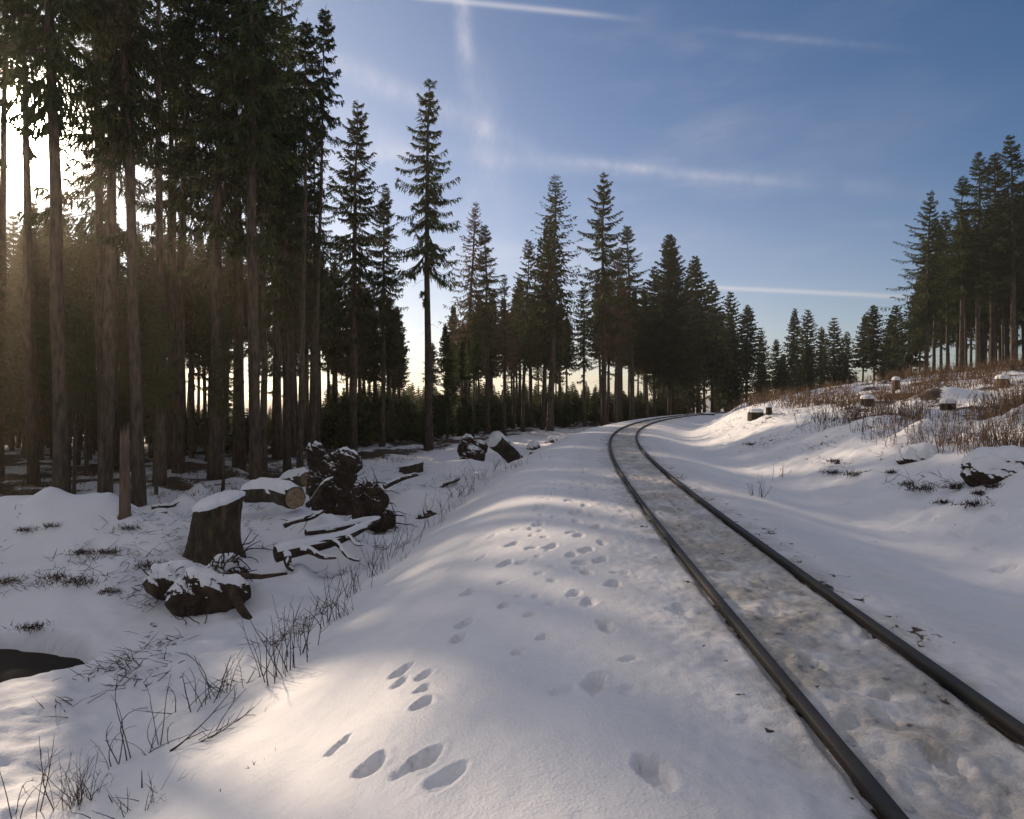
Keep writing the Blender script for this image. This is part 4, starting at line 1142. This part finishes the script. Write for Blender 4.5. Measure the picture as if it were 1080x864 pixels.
for k, (px, py, r, lab) in enumerate([(975, 517, .3, 'widest dark heather tuft on the bank face'), (1010, 516, .22, 'dark tuft right of the widest one on the bank face'), (1030, 534, .2, 'lowest dark tuft of the bank face'), (1036, 523, .14, 'small tuft just above the lowest one'),
        (995, 531, .12, 'tiny tuft below the widest one on the bank'), (1050, 514, .16, 'flat tuft farthest right on the bank'), (793, 470, .22, 'lone dark tuft on the bank near the bend'), (960, 511, .16, 'tuft at the left tip of the widest bank tuft'), (879, 500, .2, 'dark tuft on the bank, left one of a close pair'), (902, 502, .22, 'dark tuft on the bank, right one of a close pair'), (880, 487, .14, 'thin tuft above the close pair'), (942, 500, .12, 'tiny tuft between the close pair and the widest tuft')]):
    moss(px, py, r, 330 + k, lab, 'heather tufts on the right bank')
# dry weeds and grass over the right field: nobody could count them
def field_weeds():
    g = np.random.default_rng(77); N = 90000
    px = g.uniform(740, 1180, N); Y = 11 * (75 / 11) ** g.uniform(0, 1, N)
    X = (px - CX0) / FPX * Y
    d, s = track_dist(X, Y); f = fbm(X, Y, 2.6, 3, 91) + .35 * fbm(X, Y, .7, 2, 92)
    keep = (d > 5.2) & (d < 48) & (g.random(N) < np.clip(.05 + f * 1.25, 0.02, 1)) & (g.random(N) < sst(4.9, 7.5, d) + .04)
    X, Y, f = X[keep], Y[keep], f[keep]; N = len(X); Z = terrain(X, Y, False)
    print('field weeds', N)
    a = Acc(); r = .0060 * np.clip(Y / 16, .7, 3.0) ** .7
    H = (.12 + .6 * g.random(N) ** 2) * (1 + .7 * f)
    P0 = np.stack([X, Y, Z - .03], 1); D = np.stack([g.normal(0, .2, N), g.normal(0, .2, N), np.ones(N)], 1); D /= np.linalg.norm(D, axis=1)[:, None]
    k3 = np.arange(3) * 2.0944
    Pm = P0 + D * (H * .55)[:, None]; D2 = D + g.normal(0, .25, (N, 3)); D2 /= np.linalg.norm(D2, axis=1)[:, None]; Pe = Pm + D2 * (H * .45)[:, None]
    ring = np.stack([np.cos(k3), np.sin(k3), 0 * k3], 1)
    V = np.concatenate([P0[:, None] + ring * r[:, None, None], Pm[:, None] + ring * (r * .8)[:, None, None], Pe[:, None]], 1)
    b = np.arange(N)[:, None] * 7
    for q in range(3):
        n_ = (q + 1) % 3
        a.Q.append(b + np.array([[q, n_, 3 + n_, 3 + q]])); a.T.append(b + np.array([[3 + q, 3 + n_, 6]]))
    a.V.append(V.reshape(-1, 3)); a.n = N * 7
    for t_ in range(5):
        s0 = P0 + (Pe - P0) * g.uniform(.25, .95, N)[:, None]; W = D + g.normal(0, .7, (N, 3)); W /= np.linalg.norm(W, axis=1)[:, None]
        e = s0 + W * (H * g.uniform(.12, .35, N))[:, None]; w = np.cross(W, g.normal(0, 1, (N, 3))); w /= np.linalg.norm(w, axis=1)[:, None]
        V = np.stack([s0 - w * r[:, None], s0 + w * r[:, None], e], 1).reshape(-1, 3)
        a.add(V, None, np.arange(N)[:, None] * 3 + np.array([[0, 1, 2]]))
    o = link('dry_weeds', a.mesh('dry_weeds', M_WEEDR)); tag(o, 'russet dry weeds and grass scattered over the right field', 'dry weeds', kind='stuff')
field_weeds()
def scattered_twigs():
    g = np.random.default_rng(79); N = 5200
    Y = 7.5 * (34 / 7.5) ** g.uniform(0, 1, N); X = g.uniform(-.78, -.02, N) * Y
    d, s_ = track_dist(X, Y); f = fbm(X, Y, 1.3, 3, 95)
    k = (d < -5.3) & (f > .12) & (np.hypot(X + 7.8, Y - 9.4) > 2.4)
    X2 = g.uniform(5, 22, 5200); Y2 = g.uniform(8, 32, 5200); d2, s_ = track_dist(X2, Y2); f2 = fbm(X2, Y2, 1.0, 3, 96)
    k2 = (d2 > 4.0) & (d2 < 9) & (f2 > .22)
    X = np.concatenate([X[k], X2[k2]]); Y = np.concatenate([Y[k], Y2[k2]]); n = len(X); Z = terrain(X, Y, False)
    print('twigs', n); a = Acc()
    for t_ in range(2):
        an = g.uniform(0, 6.28, n); L = g.uniform(.06, .34, n) ** 1.0
        D = np.stack([np.cos(an), np.sin(an), g.uniform(-.05, .7, n)], 1)
        p0 = np.stack([X + g.normal(0, .08, n), Y + g.normal(0, .08, n), Z + .004], 1); pm = p0 + D * (L * .5)[:, None] + g.normal(0, .012, (n, 3)); p1 = p0 + D * L[:, None]
        w = np.cross(D, [0, 0, 1.0]); w /= np.linalg.norm(w, axis=1)[:, None]; w *= g.uniform(.003, .007, n)[:, None]; u_ = np.array([0, 0, .006])
        V = np.stack([p0 - w, p0 + w, p0 + u_, pm - w, pm + w, pm + u_, p1], 1).reshape(-1, 3); b = np.arange(n)[:, None] * 7
        a.add(V, np.concatenate([b + np.array([[q, (q + 1) % 3, 3 + (q + 1) % 3, 3 + q]]) for q in range(3)]), np.concatenate([b + np.array([[3 + q, 3 + (q + 1) % 3, 6]]) for q in range(3)]))
    o = link('scattered_twigs', a.mesh('scattered_twigs', M_TWIG)); tag(o, 'small dark twigs and forest litter strewn over the snow', 'twigs', kind='stuff')
scattered_twigs()
def wood_grass():
    g = np.random.default_rng(78); N = 9000
    Y = 19 * (85 / 19) ** g.uniform(0, 1, N); X = g.uniform(-1, .28, N) * Y
    f = front_line(X, Y); k = (f > -2.5) & (f < 14) & (fbm(X, Y, 3, 3, 93) > -.1); X, Y = X[k], Y[k]; N = len(X); Z = terrain(X, Y, False)
    a = Acc(); P0 = np.stack([X, Y, Z - .02], 1)
    for t_ in range(4):
        D = np.stack([g.normal(0, .5, N), g.normal(0, .5, N), np.ones(N)], 1); D /= np.linalg.norm(D, axis=1)[:, None]
        s0 = P0 + g.normal(0, .08, (N, 3)) * [1, 1, 0]; e = s0 + D * g.uniform(.08, .32, N)[:, None]
        w = np.cross(D, g.normal(0, 1, (N, 3))); w /= np.linalg.norm(w, axis=1)[:, None]; w *= .012
        a.add(np.stack([s0 - w, s0 + w, e], 1).reshape(-1, 3), None, np.arange(N)[:, None] * 3 + np.array([[0, 1, 2]]))
    o = link('forest_grass', a.mesh('forest_grass', M_WEEDR)); tag(o, 'dry grass and twigs on the floor along the wood edge', 'dry grass', kind='stuff')
wood_grass()
# snow lined far pole at the end of the visible rails
log_thing(P3(741, 437, 60), P3(753, 437, 61), .1, .1, 'thin snow lined pole lying across the far end of the rails', 14, .05, bend=.02, cutend=False, name='fallen_log')

# ------------------------------------------------------------------ air
hx0, hx1, hy0, hy1, hz0, hz1 = -720, 720, -135, 1540, -14, 42
a = Acc(); a.add([(x, y, z) for z in (hz0, hz1) for x, y in ((hx0, hy0), (hx1, hy0), (hx1, hy1), (hx0, hy1))],
                 [(3, 2, 1, 0), (4, 5, 6, 7), (0, 1, 5, 4), (1, 2, 6, 5), (2, 3, 7, 6), (3, 0, 4, 7)])
hm = bpy.data.materials.new('thin_air_haze'); hm.use_nodes = True; hn = hm.node_tree; hn.nodes.clear()
ho = hn.nodes.new('ShaderNodeOutputMaterial'); hv = hn.nodes.new('ShaderNodeVolumePrincipled')
hv.inputs['Color'].default_value = (1.0, .88, .72, 1); hv.inputs['Density'].default_value = HAZE; hv.inputs['Anisotropy'].default_value = .72
hn.links.new(hv.outputs[0], ho.inputs['Volume'])
hzo = link('haze', a.mesh('haze', hm)); tag(hzo, kind='stuff', label='thin winter haze lit by the low sun')
# ------------------------------------------------------------------ light
SUN = pdir(15, 135)
el = math.asin(SUN[2]); az = math.atan2(SUN[0], SUN[1])
ld = bpy.data.lights.new('sun', 'SUN'); ld.energy = 5.0; ld.angle = R(1.2); ld.color = (1.0, 0.78, 0.57)
lo = bpy.data.objects.new('sun', ld); COL.objects.link(lo)
from mathutils import Vector
lo.rotation_euler = Vector(SUN).to_track_quat('Z', 'Y').to_euler()
lo.location = (0, 0, 60)

W = bpy.data.worlds.new('World'); S.world = W; W.use_nodes = True
nt = W.node_tree; N_ = nt.nodes; Lk = nt.links.new
bg = N_['Background']
sky = N_.new('ShaderNodeTexSky'); sky.sky_type = 'NISHITA'; sky.sun_disc = False
sky.sun_elevation = el; sky.sun_rotation = az; sky.altitude = 600; sky.air_density = 1.0; sky.dust_density = 0.6; sky.ozone_density = 1.6
tc = N_.new('ShaderNodeTexCoord'); DIR = tc.outputs['Generated']
def mth(op, a, b=None, c=None, clamp=False):
    n = N_.new('ShaderNodeMath'); n.operation = op; n.use_clamp = clamp
    for k, v in enumerate((a, b, c)):
        if v is None: continue
        if isinstance(v, (int, float)): n.inputs[k].default_value = v
        else: Lk(v, n.inputs[k])
    return n.outputs[0]
def dot(v):
    n = N_.new('ShaderNodeVectorMath'); n.operation = 'DOT_PRODUCT'; Lk(DIR, n.inputs[0]); n.inputs[1].default_value = tuple(float(q) for q in v); return n.outputs['Value']
def maprange(x, a, b, c=0, d=1, smooth=True):
    n = N_.new('ShaderNodeMapRange'); n.interpolation_type = 'SMOOTHSTEP' if smooth else 'LINEAR'
    Lk(x, n.inputs[0]); n.inputs[1].default_value = a; n.inputs[2].default_value = b; n.inputs[3].default_value = c; n.inputs[4].default_value = d; return n.outputs[0]
def wnoise(scale, detail=5, stretch=(1, 1, 1), rough=.55):
    mp = N_.new('ShaderNodeMapping'); mp.inputs['Scale'].default_value = stretch; Lk(DIR, mp.inputs[0])
    n = N_.new('ShaderNodeTexNoise'); n.inputs['Scale'].default_value = scale; n.inputs['Detail'].default_value = detail; n.inputs['Roughness'].default_value = rough
    Lk(mp.outputs[0], n.inputs[0]); return n.outputs[0]
wob = mth('MULTIPLY', mth('SUBTRACT', wnoise(5, 3), .5), .02)
brk = mth('MULTIPLY', maprange(wnoise(9, 5), .30, .62, .3, 1.0), maprange(wnoise(34, 6, (1, 1, .5), .65), .3, .65, .45, 1.15))
def streak(p0, p1, width, strength, fade0=.15, fade1=.15, wobble=1.0, rag=True):
    """a vapour trail: band about the great circle through two directions of the sky"""
    A = pdir(*p0); B = pdir(*p1); n = np.cross(A, B); n /= np.linalg.norm(n); T = np.cross(n, A); ang = math.acos(float(A @ B))
    dn = mth('ADD', dot(n), mth('MULTIPLY', wob, wobble))
    g = mth('EXPONENT', mth('MULTIPLY', mth('POWER', mth('ABSOLUTE', mth('DIVIDE', dn, width / FPX)), 2.0), -1.0))
    u = mth('DIVIDE', mth('ARCTAN2', dot(T), dot(A)), ang)
    m = mth('MULTIPLY', maprange(u, -fade0 * .5, fade0), maprange(u, 1 + fade1 * .5, 1 - fade1))
    r = mth('MULTIPLY', mth('MULTIPLY', g, m), strength)
    return mth('MULTIPLY', r, brk) if rag else r
trails = [streak((430, -4), (655, 19), 2.5, .30, .1, .3, .15, False), streak((484, -30), (494, 95), 7, .27, .1, .45, .5), streak((500, 60), (532, 240), 16, .13, .3, .4, 1.0),
          streak((497, 150), (500, 250), 9, .10, .3, .4, .6),
          streak((270, 30), (560, 158), 11, .19, .1, .2, .9), streak((470, 163), (980, 203), 9, .11, .15, .35, .8), streak((600, 170), (860, 196), 4, .15, .3, .4, .5),
          streak((725, 302), (970, 314), 2.2, .30, .1, .1, .12, False), streak((750, 33), (950, 52), 3, .08, .3, .4, .3), streak((330, 100), (450, 175), 16, .12, .3, .3, 1.2),
          streak((280, 168), (470, 160), 8, .15, .2, .3, .6), streak((860, 238), (960, 236), 4, .06, .3, .3, .3)]
tot = trails[0]
for t_ in trails[1:]: tot = mth('ADD', tot, t_)
cir = mth('MULTIPLY', maprange(wnoise(2.6, 7, (1.0, 1.0, 3.2), .6), .46, .78), .30)
sd_ = mth('MAXIMUM', dot(SUN), 0.0)
cirw = mth('MULTIPLY', cir, maprange(sd_, .35, .95, .12, 1.0))
tot = mth('ADD', tot, cirw)
# a veil of unseen cloud added behind and above camera, makes shade less blue
fill_veil = mth('MULTIPLY', maprange(dot((0, -.80, .60)), -.25, .75), mth('ADD', .3, mth('MULTIPLY', wnoise(1.7, 5), .7)))
tot = mth('ADD', tot, fill_veil)
# brightness of the thin ice cloud follows how near it is to the sun
cb = maprange(sd_, -.6, 1.0, .14, 1.0)
def rgbmul(col, fac):
    n = N_.new('ShaderNodeVectorMath'); n.operation = 'SCALE'
    if isinstance(col, tuple): n.inputs[0].default_value = col
    else: Lk(col, n.inputs[0])
    if isinstance(fac, (int, float)): n.inputs['Scale'].default_value = fac
    else: Lk(fac, n.inputs['Scale'])
    return n.outputs[0]
def vadd(a, b):
    n = N_.new('ShaderNodeVectorMath'); n.operation = 'ADD'; Lk(a, n.inputs[0]); Lk(b, n.inputs[1]); return n.outputs[0]
SKYS = 0.068
tn = N_.new('ShaderNodeVectorMath'); tn.operation = 'MULTIPLY'; Lk(rgbmul(sky.outputs[0], SKYS), tn.inputs[0]); tn.inputs[1].default_value = (.38, .83, 1.20)
base = tn.outputs[0]
# aureole round the sun
aur = vadd(rgbmul((1.0, .86, .66), mth('MULTIPLY', mth('POWER', sd_, 1100.0), 90.0)),
           vadd(rgbmul((1.0, .70, .40), mth('MULTIPLY', mth('POWER', sd_, 90.0), .6)),
                rgbmul((1.0, .80, .68), mth('ADD', mth('MULTIPLY', mth('POWER', sd_, 9.0), .20), mth('MULTIPLY', mth('POWER', sd_, 3.0), .06)))))
# pale warm band near the horizon on the sun side
sz = N_.new('ShaderNodeSeparateXYZ'); Lk(DIR, sz.inputs[0])
hz = mth('EXPONENT', mth('MULTIPLY', mth('MAXIMUM', sz.outputs[2], 0.0), -6.5))
SH = np.array([SUN[0], SUN[1], 0]); SH /= np.linalg.norm(SH)
hs = maprange(dot(SH), -.1, 1.0, .12, 1.0)
aur = vadd(aur, rgbmul((.98, .66, .43), mth('MULTIPLY', mth('MULTIPLY', hz, hs), .85)))
cld = rgbmul((.92, .86, .86), cb)
mixn = N_.new('ShaderNodeMix'); mixn.data_type = 'RGBA'
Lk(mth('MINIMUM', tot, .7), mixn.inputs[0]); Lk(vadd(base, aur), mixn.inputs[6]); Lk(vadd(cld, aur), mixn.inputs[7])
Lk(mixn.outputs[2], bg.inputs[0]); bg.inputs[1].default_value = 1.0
try:
    W.cycles.sampling_method = 'MANUAL'; W.cycles.sample_map_resolution = 1024
except Exception: pass

S.view_settings.view_transform = 'Standard'; S.view_settings.look = 'None'; S.view_settings.gamma = 1.0
S.view_settings.exposure = 0.1
S.cycles.max_bounces = 6; S.cycles.diffuse_bounces = 3; S.cycles.glossy_bounces = 2; S.cycles.transmission_bounces = 2; S.cycles.transparent_max_bounces = 4
S.cycles.sample_clamp_indirect = 4.0
S.cycles.use_denoising = True
S.cycles.volume_bounces = 0; S.cycles.volume_max_steps = 64
S.render.use_persistent_data = False
